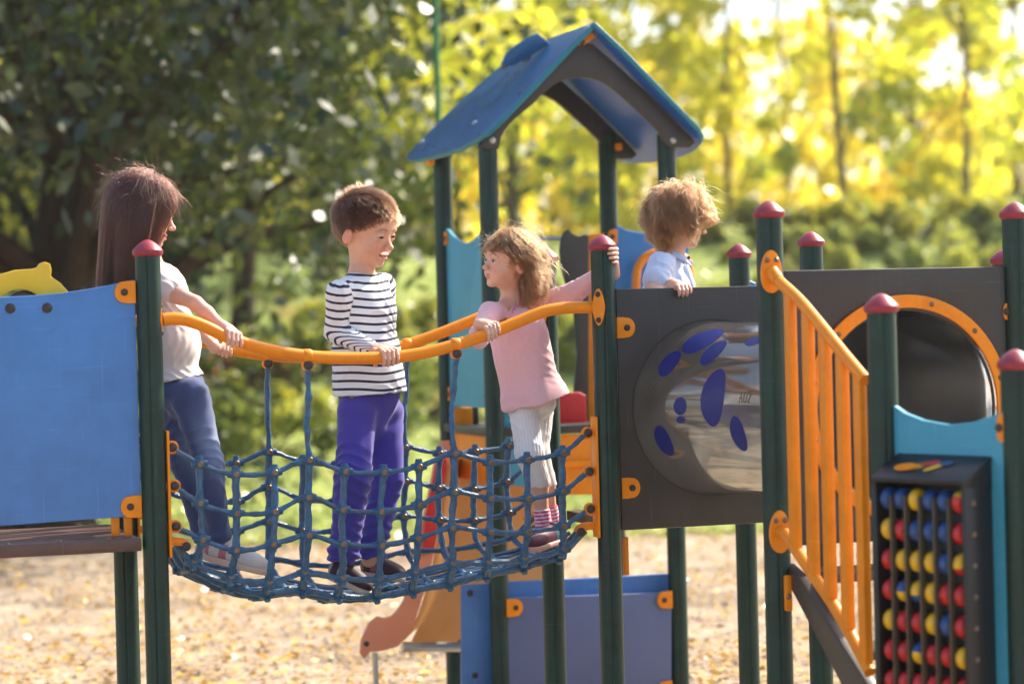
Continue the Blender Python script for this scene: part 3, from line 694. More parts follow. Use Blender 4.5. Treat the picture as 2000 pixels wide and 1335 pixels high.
def ramp_mat(name,stops,scale,rough=.9,bump=.6,bs=30,detail=8,extra=None):
    m=bpy.data.materials.new(name); m.use_nodes=True; nt=m.node_tree; N=nt.nodes; K=nt.links; b=N['Principled BSDF']
    b.inputs['Roughness'].default_value=rough; b.inputs['Specular IOR Level'].default_value=.2
    tc=N.new('ShaderNodeTexCoord'); n=N.new('ShaderNodeTexNoise'); n.inputs['Scale'].default_value=scale; n.inputs['Detail'].default_value=detail; n.inputs['Roughness'].default_value=.7
    K.new(tc.outputs['Object'],n.inputs['Vector']); r=N.new('ShaderNodeValToRGB')
    el=r.color_ramp.elements
    while len(el)<len(stops): el.new(.5)
    for e,(p,c) in zip(el,stops): e.position=p; e.color=(*c,1)
    K.new(n.outputs['Fac'],r.inputs['Fac']); last=r.outputs['Color']
    if extra:
        sc2,th,c2=extra; v=N.new('ShaderNodeTexNoise'); v.inputs['Scale'].default_value=sc2; v.inputs['Detail'].default_value=3; K.new(tc.outputs['Object'],v.inputs['Vector'])
        mr=N.new('ShaderNodeMapRange'); mr.inputs['From Min'].default_value=th; mr.inputs['From Max'].default_value=th+.08; K.new(v.outputs['Fac'],mr.inputs['Value'])
        mx=N.new('ShaderNodeMix'); mx.data_type='RGBA'; K.new(mr.outputs['Result'],mx.inputs['Factor']); K.new(last,mx.inputs[6]); mx.inputs[7].default_value=(*c2,1); last=mx.outputs[2]
    K.new(last,b.inputs['Base Color'])
    bp=N.new('ShaderNodeBump'); bp.inputs['Strength'].default_value=bump; bp.inputs['Distance'].default_value=.02; n2=N.new('ShaderNodeTexNoise'); n2.inputs['Scale'].default_value=bs; n2.inputs['Detail'].default_value=5
    K.new(tc.outputs['Object'],n2.inputs['Vector']); K.new(n2.outputs['Fac'],bp.inputs['Height']); K.new(bp.outputs['Normal'],b.inputs['Normal'])
    return m
MT['soil']=ramp_mat('soil',[(.3,(.18,.13,.09)),(.5,(.34,.265,.19)),(.7,(.48,.40,.30))],2.2,bump=1,extra=(.9,.56,(.22,.17,.12)))
MT['grass']=ramp_mat('grass',[(.3,(.17,.23,.05)),(.5,(.28,.34,.09)),(.72,(.40,.42,.16))],1.6,extra=(.7,.56,(.30,.24,.06)))
MT['bank']=ramp_mat('bank',[(.3,(.07,.10,.02)),(.5,(.16,.20,.04)),(.7,(.28,.28,.08))],1.1)
g0=sheet('ground',.6,120,110,90,MT['soil'],0,1.8); g0['kind']='structure'
# the camera also stands on soil: a second apron behind the lens
ap=mesh_from('ground_apron',[(CAM[0]-60,CAM[1]-60,-.012),(CAM[0]+60,CAM[1]-60,-.012),(CAM[0]+60,CAM[1]+14,-.012),(CAM[0]-60,CAM[1]+14,-.012)],[[0,1,2,3]],MT['soil']); ap['kind']='structure'; ap.name='ground'
# grass sheet begins beyond the litter
g1=sheet('grass_field',16.8,90,60,70,MT['grass'],.012,1.4); g1['kind']='structure'
# ------------------------------------------------------------------ leaf helpers
def leafmat(name,c1,c2,tr=.45,rough=.5):
    m=bpy.data.materials.new(name); m.use_nodes=True; nt=m.node_tree; N=nt.nodes; K=nt.links
    for n in list(N): N.remove(n)
    o=N.new('ShaderNodeOutputMaterial'); d=N.new('ShaderNodeBsdfDiffuse'); t=N.new('ShaderNodeBsdfTranslucent'); g=N.new('ShaderNodeBsdfGlossy'); g.inputs['Roughness'].default_value=.35; g.inputs['Color'].default_value=(1,1,1,1)
    at_=N.new('ShaderNodeAttribute'); at_.attribute_name='tone'; r=N.new('ShaderNodeValToRGB'); r.color_ramp.elements[0].color=(*c1,1); r.color_ramp.elements[1].color=(*c2,1)
    K.new(at_.outputs['Fac'],r.inputs['Fac']); K.new(r.outputs['Color'],d.inputs['Color'])
    hs=N.new('ShaderNodeHueSaturation'); hs.inputs['Value'].default_value=1.25; hs.inputs['Saturation'].default_value=1.0; hs.inputs['Hue'].default_value=.49; K.new(r.outputs['Color'],hs.inputs['Color']); K.new(hs.outputs['Color'],t.inputs['Color'])
    m1=N.new('ShaderNodeMixShader'); m1.inputs['Fac'].default_value=tr; K.new(d.outputs[0],m1.inputs[1]); K.new(t.outputs[0],m1.inputs[2])
    m2=N.new('ShaderNodeMixShader'); m2.inputs['Fac'].default_value=.05; K.new(m1.outputs[0],m2.inputs[1]); K.new(g.outputs[0],m2.inputs[2]); K.new(m2.outputs[0],o.inputs['Surface'])
    return m
LM={'yellow':leafmat('leaf_yellow',(.48,.46,.03),(.84,.70,.05),.66),'lime':leafmat('leaf_lime',(.32,.40,.03),(.72,.68,.05),.66),
    'dark':leafmat('leaf_dark',(.007,.026,.005),(.075,.105,.012),.32),'olive':leafmat('leaf_olive',(.07,.11,.015),(.50,.48,.04),.5),
    'shrub':leafmat('leaf_shrub',(.10,.16,.03),(.46,.48,.08),.5),'russet':leafmat('leaf_russet',(.12,.06,.02),(.30,.16,.04),.4),'grass':leafmat('leaf_grass',(.20,.28,.07),(.44,.49,.17),.45),'ground':leafmat('leaf_litter',(.34,.20,.09),(.74,.50,.09),.2)}
def leaves(name,C,size,m,parent=None,flat=False,tone=None):
    C=np.asarray(C); n=len(C)
    A=RNG.normal(size=(n,3)); 
    if flat: A=A*V(.5,.5,.0)+V(0,0,1)*0; A[:,2]*=0
    A/=np.linalg.norm(A,axis=1)[:,None]+1e-9
    Bv=RNG.normal(size=(n,3)); 
    if flat: Bv[:,2]=RNG.normal(size=n)*.25
    Bv-=A*np.sum(A*Bv,1)[:,None]; Bv/=np.linalg.norm(Bv,axis=1)[:,None]+1e-9
    s=size*RNG.uniform(.6,1.35,n)[:,None]
    vs=np.stack([C-A*s,C-Bv*s*.55,C+A*s*1.05,C+Bv*s*.55],1).reshape(-1,3)
    me=bpy.data.meshes.new(name); me.vertices.add(n*4); me.vertices.foreach_set('co',vs.ravel()); me.loops.add(n*4); me.loops.foreach_set('vertex_index',np.arange(n*4)); me.polygons.add(n); me.polygons.foreach_set('loop_start',np.arange(n)*4); me.update(calc_edges=True)
    at_=me.attributes.new('tone','FLOAT','FACE'); at_.data.foreach_set('value',np.clip((RNG.beta(1.6,1.6,n) if tone is None else tone+RNG.normal(0,.15,n)),0,1).astype(np.float32))
    me.materials.append(m); o=bpy.data.objects.new(name,me); COL.objects.link(o)
    if parent is not None: o.parent=parent; o.matrix_parent_inverse=Matrix.Translation(-parent.location)
    return o
MT['bark']=mat('bark',(.16,.12,.08),.9,.2,.5,6,1,30)
MT['barkdark']=mat('bark_dark',(.045,.03,.022),.9,.2,.5,5,1,30)
def gpt_(ang,d):
    p=CAM[:2]+V(hf[0],hf[1])*d+V(hr_[0],hr_[1])*d*ang; return V(p[0],p[1],float(hgt(p[0],p[1])))
def tree(label,px,d,h,cr,cz,nl_,lm,ls=.11,trunk=.16,lean=(0,0),group='trees beyond the playground',nclump=26,base=.25,bark='bark',sq=1.0):
    b=gpt_((px-1000)/FOC,d); t=thing('tree',label,'tree',b,group)
    hd=V(hr_[0],hr_[1],0)
    topv=b+V(0,0,h)+hd*lean[0]*h
    P=crom([b-V(0,0,.2),b+(topv-b)*.3+RNG.normal(0,.06,3),b+(topv-b)*.6+RNG.normal(0,.1,3),topv],5)
    r=np.linspace(trunk,trunk*.18,len(P)); r[0]*=1.35
    mb=MB(); tube(mb,P,r,10)
    C=[];cl=[]
    for k in range(nclump):
        z=base+(1-base)*RNG.random(); i=int(z*(len(P)-1)); c0=P[i]
        prof=math.sin(math.pi*min(1,max(.05,(z-base)/(1-base)*.8+.2)))**.6
        a=RNG.uniform(0,2*math.pi); rr=cr*prof*math.sqrt(RNG.uniform(.08,1))
        c=c0+V(math.cos(a)*rr,math.sin(a)*rr,RNG.normal(0,cz*.3)); cl.append((c,RNG.uniform(.45,1.0)*cr*.42))
        if k%2==0:
            m_=(c0+c)/2+V(0,0,-.1*rr)+RNG.normal(0,.05,3); tube(mb,crom([P[max(0,i-2)],m_,c],4),np.linspace(trunk*.3,trunk*.06,9),6)
    tr=mb.obj('trunk',MT[bark],t,auto=None)
    tones=[]
    for c,rc in cl:
        n=int(nl_/nclump); q=RNG.normal(size=(n,3)); q/=np.linalg.norm(q,axis=1)[:,None]; q*=(RNG.random(n)**.45)[:,None]*rc*V(1,1,sq); C.append(c+q); tones.append(np.full(n,np.clip(RNG.normal(.5,.25),0,1)))
    C=np.concatenate(C); leaves('crown',C,ls,LM[lm],t,tone=np.concatenate(tones)); return t
# big dark tree close on the left
tree('big dark tree with thick leaning trunk at far left',75,17.5,7.2,3.1,1.6,19000,'dark',.075,.34,(.10,0),'trees on the left',80,.30,'barkdark')
tree('dark green tree with drooping branches behind the long haired girl',300,21,7.0,2.1,1.4,9000,'dark',.08,.17,(0,0),'trees on the left',44,.42,'barkdark')
tree('olive tree with thin trunk between the girl and the boy',470,25,7.2,2.2,1.5,4500,'olive',.10,.13,(.02,0),'trees on the left',40,.46,'barkdark')
tree('olive tree rising behind the boy in stripes',640,28,7.6,2.4,1.5,3600,'lime',.11,.14,(0,0),'trees on the left',40,.42)
tree('olive and yellow tree just left of the green pole',790,31,8.0,2.3,1.5,3400,'lime',.11,.12,(.03,0),'trees on the left',36,.34)
tree('lime tree seen under the roof between the tower posts',1010,36,8.0,2.0,1.5,2200,'lime',.13,.12,(0,0),nclump=36,base=.12)
for k,(px,d,h,lm,lab) in enumerate(((1120,42,6.2,'yellow','yellow tree just behind the roof ridge'),(1235,38,6.4,'lime','lime tree right under the blue roof eave'),(1330,43,5.6,'yellow','low yellow tree above the curly haired child'),
    (1430,39,8.0,'lime','lime tree just right of the curly haired child'),(1540,44,8.6,'yellow','yellow tree above the second tallest capped post'),(1660,37,9.5,'lime','lime tree with dark bent trunk'),(1790,41,8.6,'yellow','yellow tree with tall brown trunk'),
    (1890,36,7.5,'lime','bright lime tree left of the frame edge'),(1990,40,8.0,'lime','lime tree cut by the right edge of the picture'),(900,44,7.6,'yellow','yellow tree behind the left tower posts'))):
    tree(lab,px,d,h,1.35,1.3,1700,lm,.14,.065 if k!=6 else .11,(-.06 if k==5 else RNG.uniform(-.02,.02),0),nclump=40,base=.06)
# far mixed wood that closes the background
def wood(name,label,a0,a1,d0,d1,hmax,n,lm,ls):
    C=[];tn_=[]
    for k in range(n//80):
        a=RNG.uniform(a0,a1); d=RNG.uniform(d0,d1); b=gpt_(a,d); z=RNG.random()**.9*hmax*(.75+.35*math.sin(a*37+d)); c=b+V(0,0,z)
        q=RNG.normal(size=(80,3)); q/=np.linalg.norm(q,axis=1)[:,None]; q*=(RNG.random(80)**.4)[:,None]*RNG.uniform(.5,1.1); C.append(c+q); tn_.append(np.full(80,RNG.random()))
    o=leaves(name,np.concatenate(C),ls,LM[lm],None,tone=np.concatenate(tn_)); tag(o,label,'woodland',kind='stuff'); return o
wood('far_wood','far yellow autumn wood closing the view behind the trees',-.05,.30,50,62,5.0,7000,'yellow',.2)
wood('far_wood','far olive wood closing the view behind the dark trees',-.32,-.03,40,52,6.0,15000,'olive',.18)
# shrubs on the bank
def shrub(label,px,d,w,h,n,lm,ls=.05,group='shrubs on the bank'):
    b=gpt_((px-1000)/FOC,d); t=thing('shrub',label,'shrub',b,group); mb=MB(); hd=V(hr_[0],hr_[1],0)
    C=[];tn_=[]
    for k in range(max(6,int(n/220))):
        c=b+hd*RNG.normal(0,w*.4)+V(hf[0],hf[1],0)*RNG.normal(0,w*.3)+V(0,0,h*RNG.uniform(.15,.8))
        tube(mb,crom([b+RNG.normal(0,.05,3)*V(1,1,0),(b+c)/2+RNG.normal(0,.05,3),c],3),np.linspace(.02,.006,7),5)
        m=220; q=RNG.normal(size=(m,3)); q/=np.linalg.norm(q,axis=1)[:,None]; q*=(RNG.random(m)**.4)[:,None]*RNG.uniform(.22,.4)*h; C.append(c+q); tn_.append(np.full(m,RNG.random()))
    mb.obj('stem',MT['bark'],t,auto=None); leaves('foliage',np.concatenate(C),ls,LM[lm],t,tone=np.concatenate(tn_))
SH=[(230,22,1.2,.9,'olive','olive shrub behind the standing long haired girl'),(360,23,1.3,.8,'russet','reddish brown shrub between the girl and the boy'),(520,21.5,1.4,1.1,'shrub','green shrub just left of the boy in stripes'),
    (600,24,1.2,1.0,'shrub','green bush behind the back of the boy in stripes'),(820,23,1.3,1.3,'shrub','green bush left of the tower posts'),(700,25,1.2,1.0,'olive','olive bush hidden mostly by the boy in stripes'),
    (920,26,1.0,1.0,'shrub','green bush between the two left tower posts'),(1120,25,1.2,1.2,'shrub','green bush behind the toddler in pink'),
    (1400,27,1.4,.9,'shrub','green bush right beside the curly haired child'),(1490,30,1.3,.9,'olive','olive bush behind the tallest capped post'),(1600,29,1.5,1.0,'shrub','leafy bush behind the short capped post'),
    (1690,30,1.4,1.1,'olive','dark bush above the brown ring panel'),(1770,28,1.4,1.1,'shrub','pale bush above the ring window'),(1850,30,1.5,1.3,'olive','dark olive bush near the right edge'),(1930,28,1.4,1.4,'shrub','leafy bush just left of the rightmost post'),(2010,29,1.5,1.4,'shrub','bush cut by the right edge of the picture')]
for px,d,w,h,lm,lab in SH: shrub(lab,px,d,w,h*(.48 if px>1300 else .5),3000,lm)
# low growth over the bank
def cover(name,label,a0,a1,d0,d1,n,lm,ls,hh,kind='stuff'):
    a=RNG.uniform(a0,a1,n); d=RNG.uniform(d0,d1,n); x=CAM[0]+hf[0]*d+hr_[0]*d*a; y=CAM[1]+hf[1]*d+hr_[1]*d*a
    z=hgt(x,y)+RNG.random(n)**2*hh*(1+nz2(x,y,1.3)); o=leaves(name,np.stack([x,y,z],1),ls,LM[lm],None,flat=hh<.05,tone=np.clip(.5+.6*nz2(x,y,.9,3),0,1)); tag(o,label,'ground cover',kind=kind); return o
cover('ground_cover','leafy green ground cover over the bank',-.3,.3,21,33,16000,'grass',.05,.10)
cover('grass_tufts','sunlit grass tufts beyond the leaf litter',-.27,.27,16.5,21,12000,'grass',.045,.08)
def litter(n,d0,d1,ls,nm,lab):
    d=d0*(d1/d0)**RNG.random(n); a=RNG.uniform(-.26,.26,n); x=CAM[0]+hf[0]*d+hr_[0]*d*a; y=CAM[1]+hf[1]*d+hr_[1]*d*a
    keep=(nz2(x,y,1.1,5)+RNG.normal(0,.45,n))>-.1; x=x[keep];y=y[keep]
    z=hgt(x,y)+.018+RNG.random(len(x))*.012; o=leaves(nm,np.stack([x,y,z],1),ls,LM['ground'],None,flat=True); tag(o,lab,'leaves',kind='stuff')
litter(26000,8,19,.020,'fallen_leaves','yellow and tan fallen leaves on the sandy ground')
# pebbly relief of the sandy ground
def clods(n):
    d=8*(20/8)**RNG.random(n); a=RNG.uniform(-.25,.25,n); x=CAM[0]+hf[0]*d+hr_[0]*d*a; y=CAM[1]+hf[1]*d+hr_[1]*d*a
    vs=[];fs=[]
    oc=[(1,0,0),(0,1,0),(-1,0,0),(0,-1,0),(0,0,.8)]
    for i in range(n):
        s=RNG.uniform(.010,.035); th=RNG.uniform(0,6); b=len(vs); z0=float(hgt(x[i],y[i]))-.002
        for (p,q,r) in oc: vs.append((x[i]+s*(p*math.cos(th)-q*math.sin(th))*RNG.uniform(.7,1.3),y[i]+s*(p*math.sin(th)+q*math.cos(th)),z0+r*s))
        fs+=[[b,b+1,b+4],[b+1,b+2,b+4],[b+2,b+3,b+4],[b+3,b,b+4]]
    o=mesh_from('gravel',vs,fs,MT['soil'],None); tag(o,'coarse bark chips and gravel on the ground','gravel',kind='stuff')
clods(5000)
# green pole
b=gpt_((867-1000)/FOC,15.5); gp_=thing('pole','thin green metal pole rising behind the blue roof','pole',b)
mb=MB(); tube(mb,[b,b+V(0,0,6)],.022,12); mb.obj('shaft',mat('pole_green',(.01,.16,.04),.4),gp_)
mb=MB(); lathe(mb,b,Z_,[(.06,0),(.06,.02),(.03,.05)],16); mb.obj('base_plate',MT['post'],gp_)
# ================================================================== SKY / SUN
w=bpy.data.worlds.new('World'); SC.world=w; w.use_nodes=True; nt=w.node_tree
sky=nt.nodes.new('ShaderNodeTexSky'); sky.sky_type='NISHITA'; sky.sun_disc=False
az=math.radians(50); el=math.radians(43)   # direction to the sun measured from the view direction towards the right
sdir=hf*math.cos(az)+hr_*math.sin(az); sdir=nrm(V(sdir[0]*math.cos(el),sdir[1]*math.cos(el),math.sin(el)))
sky.sun_elevation=el; sky.sun_rotation=math.atan2(sdir[0],sdir[1]); sky.air_density=1.0; sky.dust_density=3.0; sky.ozone_density=1.0
bg=nt.nodes['Background']; bg.inputs['Strength'].default_value=.15; nt.links.new(sky.outputs['Color'],bg.inputs['Color'])
ld=bpy.data.lights.new('Sun','SUN'); ld.energy=4.6; ld.angle=math.radians(.53); ld.color=(1,.90,.76); lo=bpy.data.objects.new('Sun',ld); COL.objects.link(lo)
lo.rotation_euler=Vector([float(c) for c in sdir]).to_track_quat('Z','Y').to_euler()
SC.view_settings.view_transform='Standard'; SC.view_settings.look='None'; SC.view_settings.exposure=1.15; SC.view_settings.gamma=1
SC.cycles.use_denoising=True; SC.cycles.denoiser='OPENIMAGEDENOISE'; SC.cycles.max_bounces=8; SC.cycles.transparent_max_bounces=16; SC.cycles.use_adaptive_sampling=True; SC.cycles.adaptive_threshold=.02
SC.cycles.sample_clamp_indirect=6; SC.cycles.caustics_reflective=False; SC.cycles.caustics_refractive=False

HZ=mesh_from('haze',[(CAM[0]+x,CAM[1]+y,z) for z in (-1.2,16) for x,y in ((-340,-100),(440,-100),(440,300),(-340,300))],[[3,2,1,0],[4,5,6,7],[0,1,5,4],[1,2,6,5],[2,3,7,6],[3,0,4,7]],MT['soil'],smooth=False)
hm_=bpy.data.materials.new('haze'); hm_.use_nodes=True; nt=hm_.node_tree
for n in list(nt.nodes): nt.nodes.remove(n)
pv=nt.nodes.new('ShaderNodeVolumePrincipled'); pv.inputs['Color'].default_value=(1,.97,.90,1); pv.inputs['Density'].default_value=.0007; pv.inputs['Anisotropy'].default_value=.45
on=nt.nodes.new('ShaderNodeOutputMaterial'); nt.links.new(pv.outputs[0],on.inputs['Volume']); HZ.data.materials[0]=hm_; HZ['kind']='stuff'; HZ['label']='warm sunny haze in the air of the park'; HZ['category']='haze'
# ================================================================== SDF MODELLER (bodies and clothes)
def smin(a,b,k):
    h=np.maximum(k-np.abs(a-b),0)/k; return np.minimum(a,b)-h*h*k*.25
class SDF:
    def __init__(s): s.ops=[]
    def cone(s,a,b,ra,rb,k=.012,sub=False,tag=0): s.ops.append(('c',np.asarray(a,float),np.asarray(b,float),ra,rb,k,sub,tag)); return s
    def chain(s,P,R,k=.012,tag=0):
        for i in range(len(P)-1): s.cone(P[i],P[i+1],R[i],R[i+1],k,tag=tag)
        return s
    def ell(s,c,r,M=None,k=.012,sub=False,tag=0):
        s.ops.append(('e',np.asarray(c,float),np.asarray(r,float),np.eye(3) if M is None else np.asarray(M),None,k,sub,tag)); return s
    def cut(s,p,n,k=.003): s.ops.append(('h',np.asarray(p,float),nrm(n),None,None,k,True,0)); return s
    @staticmethod
    def dist(op,x,y,z):
        t=op[0]
        if t=='c':
            a,b,ra,rb=op[1:5]; d=b-a; L2=max(1e-12,float(d@d))
            px,py,pz=x-a[0],y-a[1],z-a[2]; h=np.clip((px*d[0]+py*d[1]+pz*d[2])/L2,0,1)
            return np.sqrt((px-h*d[0])**2+(py-h*d[1])**2+(pz-h*d[2])**2)-(ra+(rb-ra)*h)
        if t=='e':
            c,r,M=op[1:4]; px,py,pz=x-c[0],y-c[1],z-c[2]
            q=[(px*M[i][0]+py*M[i][1]+pz*M[i][2]) for i in range(3)]
            k0=np.sqrt(sum((q[i]/r[i])**2 for i in range(3))); k1=np.sqrt(sum((q[i]/(r[i]*r[i]))**2 for i in range(3)))
            return k0*(k0-1)/np.maximum(k1,1e-6)
        p,n=op[1:3]; return -((x-p[0])*n[0]+(y-p[1])*n[1]+(z-p[2])*n[2])   # negative on the removed side of the plane
    @staticmethod
    def box(op):
        if op[0]=='c': lo=np.minimum(op[1]-op[3],op[2]-op[4]); hi=np.maximum(op[1]+op[3],op[2]+op[4]); return lo,hi
        if op[0]=='e': r=np.sqrt(((np.asarray(op[3])*op[2][:,None])**2).sum(0)); return op[1]-r,op[1]+r
        return None
    def bounds(s):
        B=[s.box(o) for o in s.ops if o[0]!='h' and not o[6]]; return np.min([b[0] for b in B],0),np.max([b[1] for b in B],0)
    def mesh(s,h=.005,fine=(),smooth=2):
        lo,hi=s.bounds(); lo=lo-.02; hi=hi+.02; ax=[]
        for i in range(3):
            iv=sorted([(max(lo[i],c[i]-r[i] if hasattr(r,'__len__') else c[i]-r),min(hi[i],c[i]+r[i] if hasattr(r,'__len__') else c[i]+r),hf_) for c,r,hf_ in fine])
            pts=[lo[i]]
            while pts[-1]<hi[i]:
                p=pts[-1]; st_=h
                for a,b,hh in iv:
                    if a-h<=p<=b: st_=min(st_,hh)
                pts.append(p+st_)
            ax.append(np.array(pts))
        nx,ny,nz=map(len,ax); F=np.full((nx,ny,nz),.06,np.float32)
        for op in s.ops:
            b=s.box(op)
            if b is None: sl=(slice(0,nx),slice(0,ny),slice(0,nz))
            else:
                m=.022 if not op[6] else .010
                if not op[6]: m=max(.014,op[5]+.008)
                sl=tuple(slice(max(0,np.searchsorted(ax[i],b[0][i]-m)),min(len(ax[i]),np.searchsorted(ax[i],b[1][i]+m)+1)) for i in range(3))
            if any(q.stop<=q.start for q in sl): continue
            x=ax[0][sl[0]][:,None,None]; y=ax[1][sl[1]][None,:,None]; z=ax[2][sl[2]][None,None,:]
            d=s.dist(op,x,y,z).astype(np.float32)
            if op[6]: F[sl]=-smin(-F[sl],d,op[5]) 
            else: F[sl]=smin(F[sl],d,op[5])
        return nets(F,ax,smooth)
    def near(s,P):
        """tag and op index of the closest positive primitive for every point"""
        best=np.full(len(P),1e9); idx=np.zeros(len(P),int)
        for i,op in enumerate(s.ops):
            if op[6]: continue
            d=s.dist(op,P[:,0],P[:,1],P[:,2]); m=d<best; best[m]=d[m]; idx[m]=i
        return idx
def nets(F,ax,smooth):
    nx,ny,nz=F.shape; S=F<0; acc={}
    cid=[];pos=[];quads=[]
    st_=(ny*nz,nz,1)
    for a in range(3):
        s1=[slice(None)]*3; s2=[slice(None)]*3; s1[a]=slice(0,-1); s2[a]=slice(1,None)
        A=S[tuple(s1)]; B=S[tuple(s2)]; I=np.array(np.nonzero(A!=B))
        J=I.copy(); J[a]+=1
        fa=F[I[0],I[1],I[2]]; fb=F[J[0],J[1],J[2]]; t=fa/(fa-fb)
        P=np.stack([ax[0][I[0]],ax[1][I[1]],ax[2][I[2]]],1); Q=ax[a][J[a]]; P[:,a]+=t*(Q-P[:,a])
        b,c=(a+1)%3,(a+2)%3; ids=[]
        for db,dc in ((0,0),(-1,0),(-1,-1),(0,-1)):
            K=I.copy(); K[b]+=db; K[c]+=dc; ids.append(K[0]*st_[0]+K[1]*st_[1]+K[2]); cid.append(ids[-1]); pos.append(P)
        q=np.stack(ids,1); flip=~(A[I[0],I[1],I[2]]); q[flip]=q[flip][:,::-1]
        quads.append(q)
    cid=np.concatenate(cid); pos=np.concatenate(pos); u,inv=np.unique(cid,return_inverse=True); n=len(u)
    cnt=np.bincount(inv,minlength=n); Vv=np.stack([np.bincount(inv,weights=pos[:,i],minlength=n)/cnt for i in range(3)],1)
    Q=np.searchsorted(u,np.concatenate(quads))
    E=np.concatenate([Q[:,[0,1]],Q[:,[1,2]],Q[:,[2,3]],Q[:,[3,0]]]); 
    for _ in range(smooth):
        s=np.stack([np.bincount(E[:,0],weights=Vv[E[:,1],i],minlength=n)+np.bincount(E[:,1],weights=Vv[E[:,0],i],minlength=n) for i in range(3)],1)
        c=np.bincount(E[:,0],minlength=n)+np.bincount(E[:,1],minlength=n); Vv=Vv*.5+.5*s/np.maximum(c,1)[:,None]
    # drop loose crumbs: keep the biggest island by flood fill over labels
    return Vv,Q
def vnorm(Vv,Q):
    N=np.cross(Vv[Q[:,2]]-Vv[Q[:,0]],Vv[Q[:,3]]-Vv[Q[:,1]]); o=np.zeros_like(Vv)
    for k in range(4):
        for i in range(3): o[:,i]+=np.bincount(Q[:,k],weights=N[:,i],minlength=len(Vv))
    return o/(np.linalg.norm(o,axis=1)[:,None]+1e-12)
def big_island(Vv,Q):
    lab=np.arange(len(Vv))
    for _ in range(60):
        m=lab[Q].min(1); new=lab.copy()
        for k in range(4): np.minimum.at(new,Q[:,k],m)
        new=new[new]
        if (new==lab).all(): break
        lab=new
    return Vv,Q
def obj_vq(name,Vv,Q,m,parent,cols=None,scal=None):
    me=bpy.data.meshes.new(name); n=len(Vv); q=len(Q)
    me.vertices.add(n); me.vertices.foreach_set('co',Vv.astype(np.float32).ravel()); me.loops.add(q*4); me.loops.foreach_set('vertex_index',Q.ravel().astype(np.int32)); me.polygons.add(q); me.polygons.foreach_set('loop_start',np.arange(q,dtype=np.int32)*4)
    me.update(calc_edges=True); me.polygons.foreach_set('use_smooth',[True]*q)
    if cols is not None:
        a=me.attributes.new('col','FLOAT_COLOR','POINT'); a.data.foreach_set('color',np.hstack([cols,np.ones((n,1))]).astype(np.float32).ravel())
    if scal is not None:
        for k,v in scal.items():
            a=me.attributes.new(k,'FLOAT','POINT'); a.data.foreach_set('value',v.astype(np.float32))
    me.materials.append(m); o=bpy.data.objects.new(name,me); COL.objects.link(o)
    if parent is not None: o.parent=parent; o.matrix_parent_inverse=Matrix.Translation(-parent.location) if parent.type=='EMPTY' else Matrix.Identity(4)
    return o
def folds(P,N,amp,f=38,seed=0,dirv=None):
    f=f*2.6
    """cloth creases as a displacement along the normal"""
    p=P*f; amp=amp*1.15; w=1.1*np.sin(p[:,0]*.31+seed)+1.3*np.sin(p[:,1]*.37+1.3*seed+p[:,2]*.11)+.9*np.sin(p[:,2]*.29-seed*2)
    d=nrm(dirv) if dirv is not None else V(.35,.2,1)
    s=np.sin((P@d)*f+2.2*w); r=1-np.abs(s)**.7
    m=.5+.5*np.sin(p[:,0]*.23+p[:,2]*.31+seed*3)
    s2=np.sin((P@V(.9,.5,-.4))*f*1.9+w*3+seed)
    return P+N*(amp*(r-.4)*m+amp*.18*s2)[:,None]
# ------------------------------------------------------------------ materials for people
def attr_mat(name,rough=.5,sub=0,var=.0,bump=.2,bs=300,sheen=0,spec=.4):
    m=bpy.data.materials.new(name); m.use_nodes=True; nt=m.node_tree; N=nt.nodes; K=nt.links; b=N['Principled BSDF']
    a=N.new('ShaderNodeAttribute'); a.attribute_name='col'; tc=N.new('ShaderNodeTexCoord'); n=N.new('ShaderNodeTexNoise'); n.inputs['Scale'].default_value=90; n.inputs['Detail'].default_value=4; K.new(tc.outputs['Object'],n.inputs['Vector'])
    mr=N.new('ShaderNodeMapRange'); mr.inputs['To Min'].default_value=1-var; mr.inputs['To Max'].default_value=1+var; K.new(n.outputs['Fac'],mr.inputs['Value'])
    mm=N.new('ShaderNodeVectorMath'); mm.operation='SCALE'; K.new(a.outputs['Color'],mm.inputs[0]); K.new(mr.outputs['Result'],mm.inputs['Scale']); K.new(mm.outputs[0],b.inputs['Base Color'])
    b.inputs['Roughness'].default_value=rough; b.inputs['Specular IOR Level'].default_value=spec
    if sub: b.inputs['Subsurface Weight'].default_value=sub; b.inputs['Subsurface Radius'].default_value=(.010,.004,.002); b.inputs['Subsurface Scale'].default_value=1.0
    if sheen: b.inputs['Sheen Weight'].default_value=sheen
    if bump:
        n2=N.new('ShaderNodeTexNoise'); n2.inputs['Scale'].default_value=bs; n2.inputs['Detail'].default_value=2; K.new(tc.outputs['Object'],n2.inputs['Vector']); bp=N.new('ShaderNodeBump'); bp.inputs['Strength'].default_value=bump; bp.inputs['Distance'].default_value=.0008; K.new(n2.outputs['Fac'],bp.inputs['Height']); K.new(bp.outputs['Normal'],b.inputs['Normal'])
    return m
MT['skin']=attr_mat('skin',.50,.30,.10,.35,380)
MT['cloth']=attr_mat('cloth',.85,0,.07,.6,500,.25,.2)
MT['leather']=attr_mat('shoe_cloth',.6,0,.08,.5,300,0,.4)
